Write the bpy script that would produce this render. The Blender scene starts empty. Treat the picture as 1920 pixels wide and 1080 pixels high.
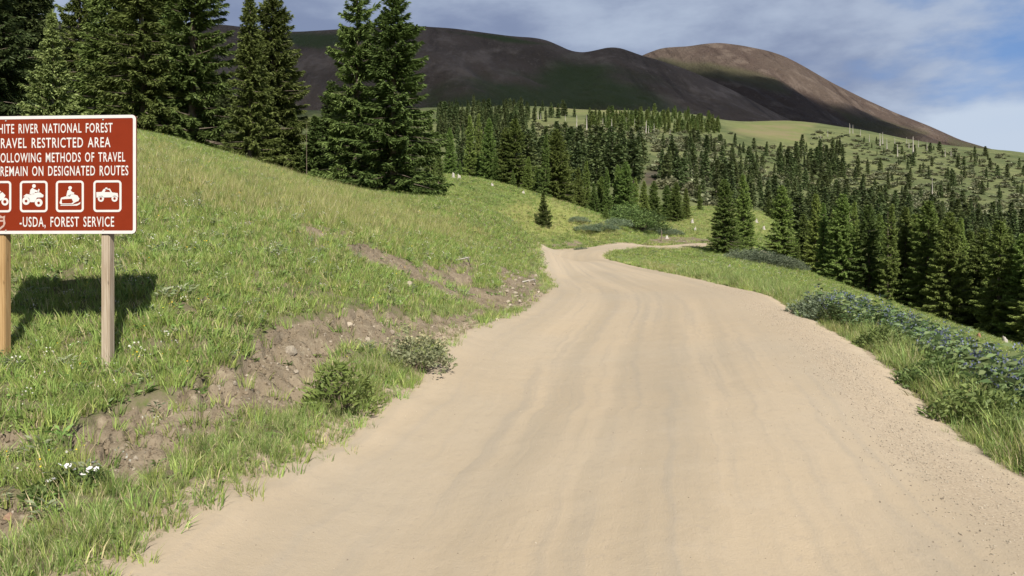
import bpy, bmesh, math, random
import numpy as np
from mathutils import Vector, Matrix
R = math.radians
random.seed(7); RNG = np.random.default_rng(11)
sc = bpy.context.scene
COL = sc.collection

# ------------------------------------------------------------------ camera, sky, sun, exposure
F, CX, CY = 1500.0, 960.0, 470.0          # focal length, centre and eye level in photo pixels
cd = bpy.data.cameras.new('camera'); cam = bpy.data.objects.new('camera', cd); COL.objects.link(cam)
cd.sensor_width = 36.0; cd.lens = 36.0*F/1920.0
cd.shift_y = (CY-540.0)/1920.0
cd.clip_start = 0.05; cd.clip_end = 30000
cam.location = (0, 0, 0); cam.rotation_euler = (R(90), 0, 0)
sc.camera = cam
sc.render.resolution_x = 1024; sc.render.resolution_y = 576

SUN_EL, SUN_AZ = R(40), R(18)             # light travels forward and SUN_AZ to the left
Lx, Ly, Lz = -math.sin(SUN_AZ)*math.cos(SUN_EL), math.cos(SUN_AZ)*math.cos(SUN_EL), -math.sin(SUN_EL)
sd = bpy.data.lights.new('sun', 'SUN'); sun = bpy.data.objects.new('sun', sd); COL.objects.link(sun)
sd.energy = 4.9; sd.angle = R(0.53); sd.color = (1.0, 0.93, 0.82)
sun.rotation_euler = Vector((Lx, Ly, Lz)).to_track_quat('-Z', 'Y').to_euler()

W = bpy.data.worlds.new('World'); sc.world = W; W.use_nodes = True
wt = W.node_tree; wt.nodes.clear()
def wn(t, **k):
    n = wt.nodes.new(t)
    for a, b in k.items(): setattr(n, a, b)
    return n
def wmath(op, a, b=None, c=None):
    n = wn('ShaderNodeMath', operation=op)
    for i, v in enumerate((a, b, c)):
        if v is None: continue
        if isinstance(v, (int, float)): n.inputs[i].default_value = v
        else: wt.links.new(v, n.inputs[i])
    return n.outputs[0]
def wramp(v, lo, hi):
    n = wn('ShaderNodeMapRange', interpolation_type='SMOOTHSTEP'); wt.links.new(v, n.inputs[0])
    n.inputs[1].default_value = lo; n.inputs[2].default_value = hi
    return n.outputs[0]
def wmix(f, a, b):
    n = wn('ShaderNodeMix', data_type='RGBA')
    if isinstance(f, (int, float)): n.inputs[0].default_value = f
    else: wt.links.new(f, n.inputs[0])
    for i, v in ((6, a), (7, b)):
        if isinstance(v, tuple): n.inputs[i].default_value = v+(1,)
        else: wt.links.new(v, n.inputs[i])
    return n.outputs[2]
sky = wn('ShaderNodeTexSky', sky_type='NISHITA'); sky.sun_disc = False
sky.sun_elevation = SUN_EL; sky.sun_rotation = math.atan2(-Lx, -Ly)
sky.altitude = 3300; sky.air_density = 1.0; sky.dust_density = 0.6; sky.ozone_density = 2.0
tc = wn('ShaderNodeTexCoord'); sx = wn('ShaderNodeSeparateXYZ'); wt.links.new(tc.outputs['Generated'], sx.inputs[0])
dx, dy, dz = sx.outputs
mp = wn('ShaderNodeMapping'); mp.inputs['Scale'].default_value = (1.0, 1.0, 2.5); mp.inputs['Location'].default_value = (3.1, 0.4, 0.63)
wt.links.new(tc.outputs['Generated'], mp.inputs[0])
def wnoise(scale, detail, rough, dist=0.0):
    n = wn('ShaderNodeTexNoise'); n.inputs['Scale'].default_value = scale; n.inputs['Detail'].default_value = detail
    n.inputs['Roughness'].default_value = rough; n.inputs['Distortion'].default_value = dist
    wt.links.new(mp.outputs[0], n.inputs['Vector']); return n.outputs[0]
n1 = wnoise(3.0, 6, 0.52, 0.1); n2 = wnoise(6.5, 6, 0.55, 0.1); n3 = wnoise(1.5, 3, 0.5)
az = wmath('ARCTAN2', dx, dy)                                         # 0 straight ahead, + to the right
# a broad opening of blue that runs down to the right, the way the gap in the deck lies
gap = wmath('SUBTRACT', az, wmath('MULTIPLY', dz, -0.2))
gapm = wmath('MULTIPLY', wramp(gap, 0.32, 0.60), 0.27)
cov = wmath('SUBTRACT', wmath('ADD', wmath('MULTIPLY', n1, 0.65), wmath('MULTIPLY', n2, 0.35)), gapm)
cover = wramp(cov, 0.17, 0.33)
tone = wramp(wmath('ADD', wmath('MULTIPLY', n2, 0.5), wmath('MULTIPLY', n3, 0.5)), 0.37, 0.58)
# the white bank low on the right
ba = wmath('DIVIDE', wmath('SUBTRACT', az, 0.57), 0.150); be = wmath('DIVIDE', wmath('SUBTRACT', dz, 0.128), 0.030)
bank = wmath('SUBTRACT', 1.0, wmath('SQRT', wmath('ADD', wmath('MULTIPLY', ba, ba), wmath('MULTIPLY', be, be))))
bank = wramp(wmath('ADD', bank, wmath('MULTIPLY', wmath('SUBTRACT', n2, 0.5), 1.6)), -0.1, 0.45)
K = 10.0
CLD = tuple(K*v for v in (0.175, 0.213, 0.318)); CLL = tuple(K*v for v in (0.345, 0.400, 0.500)); CLW = tuple(K*v for v in (0.43, 0.50, 0.60))
cloudcol = wmix(tone, CLD, CLL)
skyb = wmix(0.55, sky.outputs[0], tuple(K*v for v in (0.115, 0.225, 0.47)))
c1 = wmix(wmath('MULTIPLY', cover, 0.94), skyb, cloudcol)
c2 = wmix(wmath('MULTIPLY', bank, 0.92), c1, CLW)
bg = wn('ShaderNodeBackground'); bg.inputs[1].default_value = 0.078
wt.links.new(c2, bg.inputs[0])
wo = wn('ShaderNodeOutputWorld'); wt.links.new(bg.outputs[0], wo.inputs[0])

vs = sc.view_settings
vs.view_transform = 'Standard'; vs.look = 'None'; vs.gamma = 1.0; vs.use_curve_mapping = False; vs.exposure = 0.75
sc.cycles.max_bounces = 6; sc.cycles.diffuse_bounces = 3; sc.cycles.transparent_max_bounces = 8
sc.cycles.use_denoising = True

# ------------------------------------------------------------------ small helpers
def tag(o, label=None, cat=None, group=None, kind=None):
    if label: o['label'] = label
    if cat: o['category'] = cat
    if group: o['group'] = group
    if kind: o['kind'] = kind
    return o
def meshobj(name, verts, faces, mat=None, parent=None, smooth=False):
    me = bpy.data.meshes.new(name)
    me.from_pydata([tuple(map(float, v)) for v in verts] if not isinstance(verts, np.ndarray) else verts.tolist(), [], faces if isinstance(faces, list) else faces.tolist())
    if smooth: me.polygons.foreach_set('use_smooth', [True]*len(me.polygons))
    return linkobj(name, me, mat, parent)
def linkobj(name, me, mat=None, parent=None):
    o = bpy.data.objects.new(name, me)
    if mat is not None and not me.materials: me.materials.append(mat)
    COL.objects.link(o)
    if parent is not None: o.parent = parent
    return o
def npmesh(name, V, Q=None, T=None, smooth=False):
    """fast mesh from numpy quads and triangles"""
    me = bpy.data.meshes.new(name)
    V = np.asarray(V, dtype=np.float32)
    loops = []; starts = []; n = 0
    if Q is not None and len(Q):
        Q = np.asarray(Q, dtype=np.int32); loops.append(Q.ravel()); starts.append(np.arange(len(Q), dtype=np.int32)*4); n = len(Q)*4
    if T is not None and len(T):
        T = np.asarray(T, dtype=np.int32); loops.append(T.ravel()); starts.append(n+np.arange(len(T), dtype=np.int32)*3)
    L = np.concatenate(loops); S = np.concatenate(starts)
    me.vertices.add(len(V)); me.vertices.foreach_set('co', V.ravel())
    me.loops.add(len(L)); me.loops.foreach_set('vertex_index', L)
    me.polygons.add(len(S)); me.polygons.foreach_set('loop_start', S)
    if smooth: me.polygons.foreach_set('use_smooth', np.ones(len(S), dtype=bool))
    me.update(calc_edges=True); me.validate()
    return me
def fattr(me, name, arr):
    a = me.attributes.new(name, 'FLOAT', 'POINT'); a.data.foreach_set('value', np.asarray(arr, dtype=np.float32).ravel())
def empty(name, loc=(0, 0, 0), rz=0.0):
    o = bpy.data.objects.new(name, None); COL.objects.link(o); o.location = loc; o.rotation_euler = (0, 0, rz); o.empty_display_size = 0.2
    return o
def smooth(a, b, x):
    t = np.clip((x-a)/(b-a), 0, 1); return t*t*(3-2*t)
def _hash(ix, iy, s):
    h = (ix.astype(np.int64)*374761393 + iy.astype(np.int64)*668265263 + s*1442695041) & 0xffffffff
    h = ((h ^ (h >> 13))*1274126177) & 0xffffffff
    return ((h ^ (h >> 16)) & 0xffff)/65535.0
def vnoise(x, y, s=0):
    x = np.asarray(x, float); y = np.asarray(y, float)
    ix = np.floor(x).astype(np.int64); iy = np.floor(y).astype(np.int64); fx = x-ix; fy = y-iy
    fx = fx*fx*(3-2*fx); fy = fy*fy*(3-2*fy)
    a = _hash(ix, iy, s); b = _hash(ix+1, iy, s); c = _hash(ix, iy+1, s); d = _hash(ix+1, iy+1, s)
    return (a*(1-fx)+b*fx)*(1-fy)+(c*(1-fx)+d*fx)*fy
def fbm(x, y, s=0, o=4, g=0.5):
    t = 0; a = 1; n = 0
    for i in range(o):
        t = t+a*(vnoise(x*2**i+17.3*i, y*2**i-9.1*i, s+i)-0.5); n += a; a *= g
    return t/n
def poly_sd(x, y, P):
    """signed distance to polygon P, positive inside"""
    P = np.asarray(P, float); d = np.full(np.shape(x), 1e18); ins = np.zeros(np.shape(x), bool)
    for i in range(len(P)):
        ax, ay = P[i]; bx, by = P[(i+1) % len(P)]
        ex, ey = bx-ax, by-ay; t = np.clip(((x-ax)*ex+(y-ay)*ey)/(ex*ex+ey*ey+1e-12), 0, 1)
        d = np.minimum(d, (x-ax-t*ex)**2+(y-ay-t*ey)**2)
        with np.errstate(divide='ignore', invalid='ignore'):
            c = ((ay > y) != (by > y)) & (x < (bx-ax)*(y-ay)/(by-ay+1e-20)+ax)
        ins ^= c
    return np.where(ins, 1, -1)*np.sqrt(d)

# ------------------------------------------------------------------ materials
class Mat:
    def __init__(s, name):
        s.m = bpy.data.materials.new(name); s.m.use_nodes = True; s.t = s.m.node_tree; s.t.nodes.clear()
        s.out = s.t.nodes.new('ShaderNodeOutputMaterial')
    def n(s, t, ins=None, **k):
        n = s.t.nodes.new(t)
        for a, b in k.items(): setattr(n, a, b)
        for a, b in (ins or {}).items():
            if hasattr(b, 'is_linked'): s.t.links.new(b, n.inputs[a])
            else: n.inputs[a].default_value = b
        return n
    def noise(s, scale, detail=4, rough=0.55, vec=None, dist=0.0):
        n = s.n('ShaderNodeTexNoise', {'Scale': scale, 'Detail': detail, 'Roughness': rough, 'Distortion': dist})
        if vec is not None: s.t.links.new(vec, n.inputs['Vector'])
        return n.outputs[0]
    def mix(s, f, a, b, mode='MIX'):
        n = s.n('ShaderNodeMix', data_type='RGBA', blend_type=mode)
        for i, v in ((0, f), (6, a), (7, b)):
            if hasattr(v, 'is_linked'): s.t.links.new(v, n.inputs[i])
            else: n.inputs[i].default_value = v if i == 0 else tuple(v)+(1,)
        return n.outputs[2]
    def ramp(s, v, lo, hi, a=0.0, b=1.0):
        n = s.n('ShaderNodeMapRange', {0: v, 1: lo, 2: hi, 3: a, 4: b}, interpolation_type='SMOOTHSTEP'); return n.outputs[0]
    def math(s, op, a, b=0.0):
        return s.n('ShaderNodeMath', {0: a, 1: b}, operation=op).outputs[0]
    def attr(s, name, typ='GEOMETRY'):
        n = s.n('ShaderNodeAttribute', attribute_name=name, attribute_type=typ); return n.outputs['Fac']
    def pos(s): return s.n('ShaderNodeNewGeometry').outputs['Position']
    def obj(s): return s.n('ShaderNodeTexCoord').outputs['Object']
    def rand(s): return s.n('ShaderNodeObjectInfo').outputs['Random']
    def bump(s, h, strength, dist): return s.n('ShaderNodeBump', {'Height': h, 'Strength': strength, 'Distance': dist}).outputs[0]
    def done(s, col, rough=0.8, spec=0.25, bump=None, trans=0.0, transcol=None, metal=0.0):
        p = s.n('ShaderNodeBsdfPrincipled', {'Base Color': col if hasattr(col, 'is_linked') else tuple(col)+(1,), 'Roughness': rough, 'Specular IOR Level': spec, 'Metallic': metal})
        if bump is not None: s.t.links.new(bump, p.inputs['Normal'])
        sh = p.outputs[0]
        if trans > 0:
            c = transcol if transcol is not None else col
            tr = s.n('ShaderNodeBsdfTranslucent', {'Color': c if hasattr(c, 'is_linked') else tuple(c)+(1,)})
            sh = s.n('ShaderNodeMixShader', {0: trans, 1: sh, 2: tr.outputs[0]}).outputs[0]
        s.t.links.new(sh, s.out.inputs[0]); return s.m

def mat_ground():
    m = Mat('meadow ground'); p = m.pos()
    big = m.noise(0.35, 5, 0.6, p); med = m.noise(2.4, 5, 0.6, p); fin = m.noise(14, 5, 0.65, p); far = m.noise(0.02, 8, 0.68, p)
    green = m.mix(m.ramp(med, 0.32, 0.68), (0.068, 0.090, 0.028), (0.110, 0.125, 0.044))
    green = m.mix(m.ramp(fin, 0.28, 0.56), green, (0.130, 0.112, 0.072))
    green = m.mix(m.attr('mead'), green, m.mix(m.ramp(med, 0.3, 0.7), (0.105, 0.140, 0.038), (0.175, 0.195, 0.066)))
    green = m.mix(m.math('MULTIPLY', m.attr('mead'), m.ramp(big, 0.42, 0.66, 0, 0.8)), green, (0.075, 0.105, 0.032))
    dry = m.mix(m.ramp(med, 0.3, 0.7), (0.185, 0.200, 0.060), (0.245, 0.240, 0.090))
    c = m.mix(m.math('MULTIPLY', m.attr('dry'), m.ramp(fin, 0.3, 0.6, 0.55, 1.0)), green, dry)
    hill = m.mix(m.ramp(far, 0.36, 0.62), (0.052, 0.070, 0.027), (0.130, 0.142, 0.062))
    hill = m.mix(m.ramp(m.noise(0.11, 8, 0.72, p), 0.44, 0.62), hill, (0.085, 0.100, 0.044))
    c = m.mix(m.attr('hill'), c, hill)
    tan = m.mix(m.ramp(far, 0.38, 0.6), (0.160, 0.140, 0.076), (0.120, 0.138, 0.052))
    c = m.mix(m.attr('tan'), c, tan)
    soil = m.mix(m.ramp(med, 0.3, 0.7), (0.135, 0.108, 0.075), (0.198, 0.162, 0.117))
    soil = m.mix(m.ramp(fin, 0.5, 0.72), soil, (0.243, 0.207, 0.150))
    soil = m.mix(m.ramp(m.noise(45, 3, 0.6, p), 0.58, 0.7), soil, (0.106, 0.084, 0.059))
    bare = m.attr('bare')
    c = m.mix(m.ramp(m.math('ADD', bare, m.math('MULTIPLY', m.math('SUBTRACT', fin, 0.5), 0.7)), 0.35, 0.6), c, soil)
    c = m.mix(m.ramp(m.math('ADD', m.attr('shoulder'), m.math('MULTIPLY', m.math('SUBTRACT', fin, 0.5), 0.8)), 0.35, 0.65), c, m.mix(m.ramp(fin, 0.4, 0.65), (0.255, 0.205, 0.150), (0.335, 0.278, 0.208)))
    red = m.mix(m.ramp(far, 0.4, 0.6), (0.090, 0.064, 0.048), (0.062, 0.056, 0.040))
    c = m.mix(m.attr('redsoil'), c, red)
    b = m.bump(m.math('ADD', m.math('MULTIPLY', fin, 0.6), m.noise(60, 3, 0.6, p)), 0.5, 0.03)
    return m.done(c, 0.95, 0.1, b)
def mat_road():
    m = Mat('dirt road'); p = m.pos()
    uv = m.n('ShaderNodeUVMap', uv_map='UVMap').outputs[0]
    s1 = m.n('ShaderNodeMapping', {'Vector': uv, 'Scale': (9.0, 0.06, 1)}).outputs[0]
    s2 = m.n('ShaderNodeMapping', {'Vector': uv, 'Scale': (34.0, 0.16, 1)}).outputs[0]
    track = m.noise(1.0, 3, 0.5, s1, 0.3); fine = m.noise(1.0, 4, 0.6, s2)
    big = m.noise(0.35, 4, 0.6, p); med = m.noise(3.5, 5, 0.6, p); grit = m.noise(90, 3, 0.7, p)
    c = m.mix(m.ramp(track, 0.34, 0.66), (0.316, 0.262, 0.193), (0.374, 0.304, 0.220))
    c = m.mix(m.ramp(big, 0.35, 0.68, 0.0, 0.35), c, (0.323, 0.287, 0.235))
    c = m.mix(m.ramp(fine, 0.48, 0.72, 0.0, 0.6), c, (0.275, 0.240, 0.193))
    c = m.mix(m.ramp(med, 0.5, 0.8, 0.0, 0.3), c, (0.360, 0.308, 0.244))
    c = m.mix(m.ramp(grit, 0.60, 0.76, 0.0, 0.35), c, (0.275, 0.225, 0.167))
    c = m.mix(m.ramp(grit, 0.24, 0.38, 0.35, 0.0), c, (0.448, 0.408, 0.346))
    wide = m.noise(1.0, 2, 0.5, m.n('ShaderNodeMapping', {'Vector': uv, 'Scale': (2.6, 0.05, 1), 'Location': (0.3, 0, 0)}).outputs[0])
    c = m.mix(m.ramp(wide, 0.48, 0.66, 0, 0.55), c, (0.336, 0.276, 0.203))
    c = m.mix(m.ramp(m.noise(16, 6, 0.7, p), 0.52, 0.70, 0, 0.35), c, (0.263, 0.225, 0.182))
    ed = m.math('ADD', m.attr('edge'), m.math('MULTIPLY', m.math('SUBTRACT', med, 0.5), 0.9))
    c = m.mix(m.ramp(ed, 0.5, 0.95, 0.0, 0.5), c, (0.263, 0.212, 0.166))
    gr = m.math('ADD', m.attr('gravel'), m.math('MULTIPLY', m.math('SUBTRACT', med, 0.5), 0.8))
    c = m.mix(m.ramp(gr, 0.3, 0.8, 0.0, 0.6), c, m.mix(m.ramp(m.noise(55, 4, 0.7, p), 0.35, 0.65), (0.255, 0.205, 0.150), (0.400, 0.330, 0.250)))
    h = m.math('ADD', m.math('MULTIPLY', grit, 0.5), m.math('ADD', m.math('MULTIPLY', med, 1.4), m.math('MULTIPLY', fine, 0.8)))
    return m.done(c, 0.92, 0.15, m.bump(h, 0.4, 0.02))
def mat_mountain(name, a, b, g, pale):
    m = Mat(name); p = m.pos()
    sp = m.n('ShaderNodeMapping', {'Vector': p, 'Scale': (1, 0.35, 1.0), 'Rotation': (0, 0, 0)}).outputs[0]
    n1 = m.noise(0.0016, 8, 0.6, p); n2 = m.noise(0.009, 8, 0.65, sp); n3 = m.noise(0.035, 6, 0.7, sp)
    c = m.mix(m.ramp(n1, 0.36, 0.64), a, b)
    c = m.mix(m.ramp(n2, 0.50, 0.66, 0, 0.75), c, pale); c = m.mix(m.ramp(m.noise(0.06, 5, 0.7, sp), 0.56, 0.68, 0, 0.5), c, pale)
    st = m.noise(0.012, 6, 0.65, m.n('ShaderNodeMapping', {'Vector': p, 'Scale': (1, 0.09, 0.25), 'Rotation': (0, 0, 0.35)}).outputs[0])
    c = m.mix(m.ramp(st, 0.52, 0.68, 0, 0.6), c, tuple(v*0.5 for v in a)); c = m.mix(m.ramp(st, 0.30, 0.46, 0.6, 0), c, pale)
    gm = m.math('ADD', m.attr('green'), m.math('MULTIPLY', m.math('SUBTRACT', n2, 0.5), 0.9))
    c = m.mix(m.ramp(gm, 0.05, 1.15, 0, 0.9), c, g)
    c = m.mix(m.ramp(n3, 0.55, 0.75, 0, 0.4), c, tuple(v*0.5 for v in a))
    return m.done(c, 0.95, 0.05, m.bump(m.math('ADD', n2, m.math('MULTIPLY', n3, 0.5)), 1.0, 40.0))
def mat_needles(name, a, b, tip=0.0):
    m = Mat(name); t = m.attr('tint'); r = m.rand()
    c = m.mix(t, a, b)
    hs = m.n('ShaderNodeHueSaturation', {'Color': c, 'Hue': m.ramp(r, 0, 1, 0.485, 0.515), 'Saturation': 1.0, 'Value': m.ramp(m.math('FRACT', m.math('MULTIPLY', r, 7.31)), 0, 1, 0.78, 1.22)}).outputs[0]
    return m.done(hs, 0.6, 0.25, None, 0.28)
def mat_bark(name, a, b):
    m = Mat(name); o = m.obj()
    s = m.n('ShaderNodeMapping', {'Vector': o, 'Scale': (9, 9, 1.5)}).outputs[0]
    n = m.noise(2.0, 5, 0.65, s)
    return m.done(m.mix(m.ramp(n, 0.35, 0.65), a, b), 0.9, 0.1, m.bump(n, 0.6, 0.02))
def mat_leaf(name, a, b, dry=None, dryamt=0.0, trans=0.35, hue=0.02):
    m = Mat(name); t = m.attr('tint'); r = m.rand()
    c = m.mix(t, a, b)
    if dry is not None: c = m.mix(m.math('GREATER_THAN', m.attr('straw'), 1.0-dryamt), c, dry)
    c = m.n('ShaderNodeHueSaturation', {'Color': c, 'Hue': m.ramp(r, 0, 1, 0.5-hue, 0.5+hue), 'Value': m.ramp(m.math('FRACT', m.math('MULTIPLY', r, 5.17)), 0, 1, 0.72, 1.28)}).outputs[0]
    return m.done(c, 0.55, 0.25, None, trans)
def mat_rock(name, a, b):
    m = Mat(name); o = m.obj(); n = m.noise(6, 6, 0.65, o); g = m.noise(30, 4, 0.6, o)
    c = m.mix(m.ramp(n, 0.35, 0.65), a, b); c = m.mix(m.ramp(g, 0.6, 0.75, 0, 0.4), c, tuple(v*0.5 for v in a))
    r = m.rand(); c = m.n('ShaderNodeHueSaturation', {'Color': c, 'Value': m.ramp(r, 0, 1, 0.8, 1.2)}).outputs[0]
    return m.done(c, 0.9, 0.2, m.bump(m.math('ADD', n, m.math('MULTIPLY', g, 0.4)), 0.6, 0.02))
def mat_wood(name, a, b, knots=True):
    m = Mat(name); o = m.obj()
    s = m.n('ShaderNodeMapping', {'Vector': o, 'Scale': (22, 22, 1.1)}).outputs[0]
    n = m.noise(3.0, 5, 0.6, s, 0.6); k = m.noise(4.5, 2, 0.5, m.n('ShaderNodeMapping', {'Vector': o, 'Scale': (4, 4, 1.6)}).outputs[0])
    c = m.mix(m.ramp(n, 0.32, 0.68), a, b); c = m.mix(m.ramp(k, 0.68, 0.76, 0, 0.6), c, tuple(v*0.4 for v in a))
    return m.done(c, 0.75, 0.2, m.bump(n, 0.35, 0.004))
def mat_paint(name, col, rough=0.4, wear=None, spec=0.4):
    m = Mat(name); o = m.obj()
    n = m.noise(9, 5, 0.65, o); g = m.noise(60, 4, 0.7, o)
    c = m.mix(m.ramp(n, 0.4, 0.7, 0, 0.35), col, tuple(v*0.82 for v in col))
    if wear is not None: c = m.mix(m.ramp(g, 0.70, 0.76, 0, 0.6), c, wear)
    return m.done(c, rough, spec, m.bump(g, 0.05, 0.002))

M = {}
M['ground'] = mat_ground(); M['road'] = mat_road()
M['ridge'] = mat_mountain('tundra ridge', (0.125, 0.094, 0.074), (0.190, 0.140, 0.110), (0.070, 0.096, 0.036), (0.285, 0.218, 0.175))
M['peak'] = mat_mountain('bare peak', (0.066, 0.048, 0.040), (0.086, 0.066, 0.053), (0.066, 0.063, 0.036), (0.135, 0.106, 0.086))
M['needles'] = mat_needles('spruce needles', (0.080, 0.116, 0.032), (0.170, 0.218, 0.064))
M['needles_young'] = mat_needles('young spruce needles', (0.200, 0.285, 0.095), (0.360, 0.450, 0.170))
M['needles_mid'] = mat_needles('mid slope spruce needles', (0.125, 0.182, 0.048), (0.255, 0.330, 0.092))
M['needles_dark_shade'] = mat_needles('dark spruce needles with painted shade', (0.056, 0.080, 0.030), (0.118, 0.148, 0.054))  # darker copy of the spruce needles; shade on the stands put into the colour
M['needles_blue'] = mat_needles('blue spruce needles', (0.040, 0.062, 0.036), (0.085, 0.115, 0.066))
M['bark'] = mat_bark('spruce bark', (0.115, 0.090, 0.070), (0.21, 0.175, 0.14))
M['snag'] = mat_bark('bleached dead wood', (0.270, 0.247, 0.217), (0.390, 0.367, 0.330))
M['snag_red'] = mat_bark('rotting red wood', (0.16, 0.075, 0.045), (0.28, 0.15, 0.10))

# ------------------------------------------------------------------ terrain: heights fitted through surveyed points
# (photo x, photo y, depth in metres) of points on the ground
def rp(d, x): return (CX+F*x/d, CY+F*(1.7/d-0.056), d)
CP = []
for d in (2.2, 3.0, 4.2, 6.0, 8.5, 11.5, 14.7):
    for x in ((-1.6, 0.6, 3.1) if d < 7 else (-0.7, 1.7, 4.0) if d < 10 else (-0.2, 2.2, 4.5) if d < 13 else (0.6, 2.7, 4.8)): CP.append(rp(d, x))
CP += [(1040, 541, 17.5), (1200, 545, 17.5), (1370, 541, 17.5), (1030, 515, 25), (1140, 516, 25), (1270, 513, 26), (1005, 490, 37), (1080, 491, 37), (1148, 490, 37),
       (995, 479, 43.5), (1065, 480, 43.5), (1135, 478, 43.5), (1010, 470, 49), (1080, 470, 47.5), (1148, 470, 46.5), (1110, 464, 52), (1200, 460, 55), (1205, 466, 49.5), (1340, 457, 60), (1340, 459.5, 56)]
# cut bank and hill on the left
CP += [(203, 686, 6.3), (8, 674, 6.35), (300, 540, 7.5), (60, 503, 8.1), (150, 600, 7.0), (0, 1080, 3.5), (0, 900, 4.5), (150, 880, 4.6), (0, 780, 5.3), (300, 800, 5.35),
       (430, 700, 6.3), (560, 755, 6.5), (560, 605, 8.0), (700, 600, 8.9), (760, 645, 8.9), (640, 500, 10.2), (650, 450, 11.8), (400, 450, 9.8), (400, 350, 13), (300, 280, 18),
       (262, 250, 25), (500, 332, 19), (500, 315, 25), (700, 367, 27), (830, 403, 25), (850, 460, 18), (900, 560, 13.5), (950, 505, 19), (1000, 470, 29), (960, 420, 33), (900, 405, 28),
       (0, 235, 22), (0, 400, 9.6), (0, 320, 12.5), (-400, 190, 24), (-400, 480, 7.5), (-400, 800, 4.6), (-800, 300, 12), (-800, 700, 4.5), (-800, 180, 40),
       (262, 254, 36), (500, 322, 38), (700, 374, 40), (0, 240, 36), (262, 265, 50), (500, 330, 55), (0, 255, 60)]
# second slope beyond the first
CP += [(840, 400, 42), (850, 345, 58), (830, 328, 66), (950, 352, 62), (1000, 372, 62), (1050, 388, 62), (1100, 410, 60), (1150, 433, 58), (1180, 446, 57), (1015, 460, 51), (1100, 454, 55.5), (1200, 448, 60),
       (950, 440, 40), (1000, 448, 46), (900, 337, 68), (960, 352, 70), (1050, 378, 70), (1130, 405, 68), (900, 347, 95), (1050, 392, 95), (1130, 418, 90), (700, 345, 80),
       (1250, 428, 75), (1300, 398, 92), (1340, 435, 70), (1280, 446, 64), (1400, 398, 98), (1440, 402, 104)]
# meadow and drop on the right
CP += [(1250, 487, 44), (1350, 472, 53), (1350, 503, 34), (1450, 525, 27), (1450, 492, 48), (1500, 512, 45), (1560, 540, 40), (1650, 572, 37), (1750, 604, 35), (1850, 642, 32), (1920, 664, 31),
       (1560, 605, 13.2), (1700, 668, 10.6), (1750, 695, 9.6), (1850, 765, 7.9), (1920, 815, 6.9), (1920, 705, 15), (1750, 632, 20), (1600, 575, 23), (1500, 545, 24), (2300, 1000, 6.5), (2300, 830, 14), (2300, 740, 30), (2800, 1100, 8), (2800, 900, 20),
       (1480, 500, 60), (1600, 520, 72), (1600, 515, 110), (1800, 592, 70), (1920, 640, 60), (1920, 600, 110), (1750, 560, 110), (2300, 700, 80), (1380, 440, 75), (1430, 470, 62)]
# valley and far hillside
CP += [(1700, 490, 190), (1900, 510, 190), (1500, 450, 190), (1350, 412, 150), (1500, 400, 280), (1700, 425, 270), (1900, 445, 270), (1500, 335, 470), (1700, 340, 500), (1900, 375, 450),
       (1250, 310, 300), (1350, 300, 400), (1000, 348, 190), (1150, 352, 190), (1260, 350, 190), (850, 335, 190), (1000, 262, 430), (1150, 262, 430), (1050, 248, 520), (1200, 250, 520), (850, 262, 450),
       (500, 330, 250), (0, 300, 200), (500, 280, 500), (0, 260, 500), (-600, 260, 300), (2400, 480, 250), (2400, 380, 500), (1300, 262, 520), (1450, 268, 620)]
SKYL = [(-900, 210), (0, 200), (500, 207), (830, 204), (1000, 199), (1050, 201), (1200, 208), (1290, 214), (1350, 223), (1400, 228), (1480, 228), (1530, 233), (1600, 241), (1700, 260), (1790, 275), (1920, 288), (2500, 310)]
for x, y in SKYL: CP += [(x, y, 850), (x, y+22, 1150), (x, y+60, 1600)]
CP = np.array(CP, float)
def bx(px, d): return np.stack([(px-CX)/F*2.2, np.log(d)], -1)
A = bx(CP[:, 0], CP[:, 2]); tgt = (CY-CP[:, 1])/F
def Kf(r2): return 0.5*r2*np.log(r2+1e-12)
n = len(A); D2 = ((A[:, None]-A[None])**2).sum(-1)
S = np.zeros((n+3, n+3)); S[:n, :n] = Kf(D2)+np.eye(n)*2e-4; S[:n, n] = 1; S[:n, n+1:] = A; S[n, :n] = 1; S[n+1:, :n] = A.T
wts = np.linalg.solve(S, np.concatenate([tgt, [0, 0, 0]]))
NU_IN = 470
us = np.concatenate([np.linspace(-1.15, -0.70, 36)[:-1], np.linspace(-0.70, 0.70, NU_IN), np.linspace(0.70, 1.15, 36)[1:]])
L0, L1, DL = math.log(2.3), math.log(1600), 0.0098
LM = math.log(15.0); ls = np.concatenate([np.linspace(L0, LM, int((LM-L0)/0.0052))[:-1], np.linspace(LM, L1, int((L1-LM)/DL)+1)])
UU, LL = np.meshgrid(us, ls, indexing='ij'); YY = np.exp(LL); XX = UU*YY
WW = np.empty_like(UU)
for i in range(len(us)):
    q = np.stack([np.full_like(ls, us[i]*2.2), ls], -1)
    WW[i] = Kf(((q[:, None]-A[None])**2).sum(-1)) @ wts[:n] + wts[n] + q @ wts[n+1:]
ZZ = WW*YY
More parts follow.
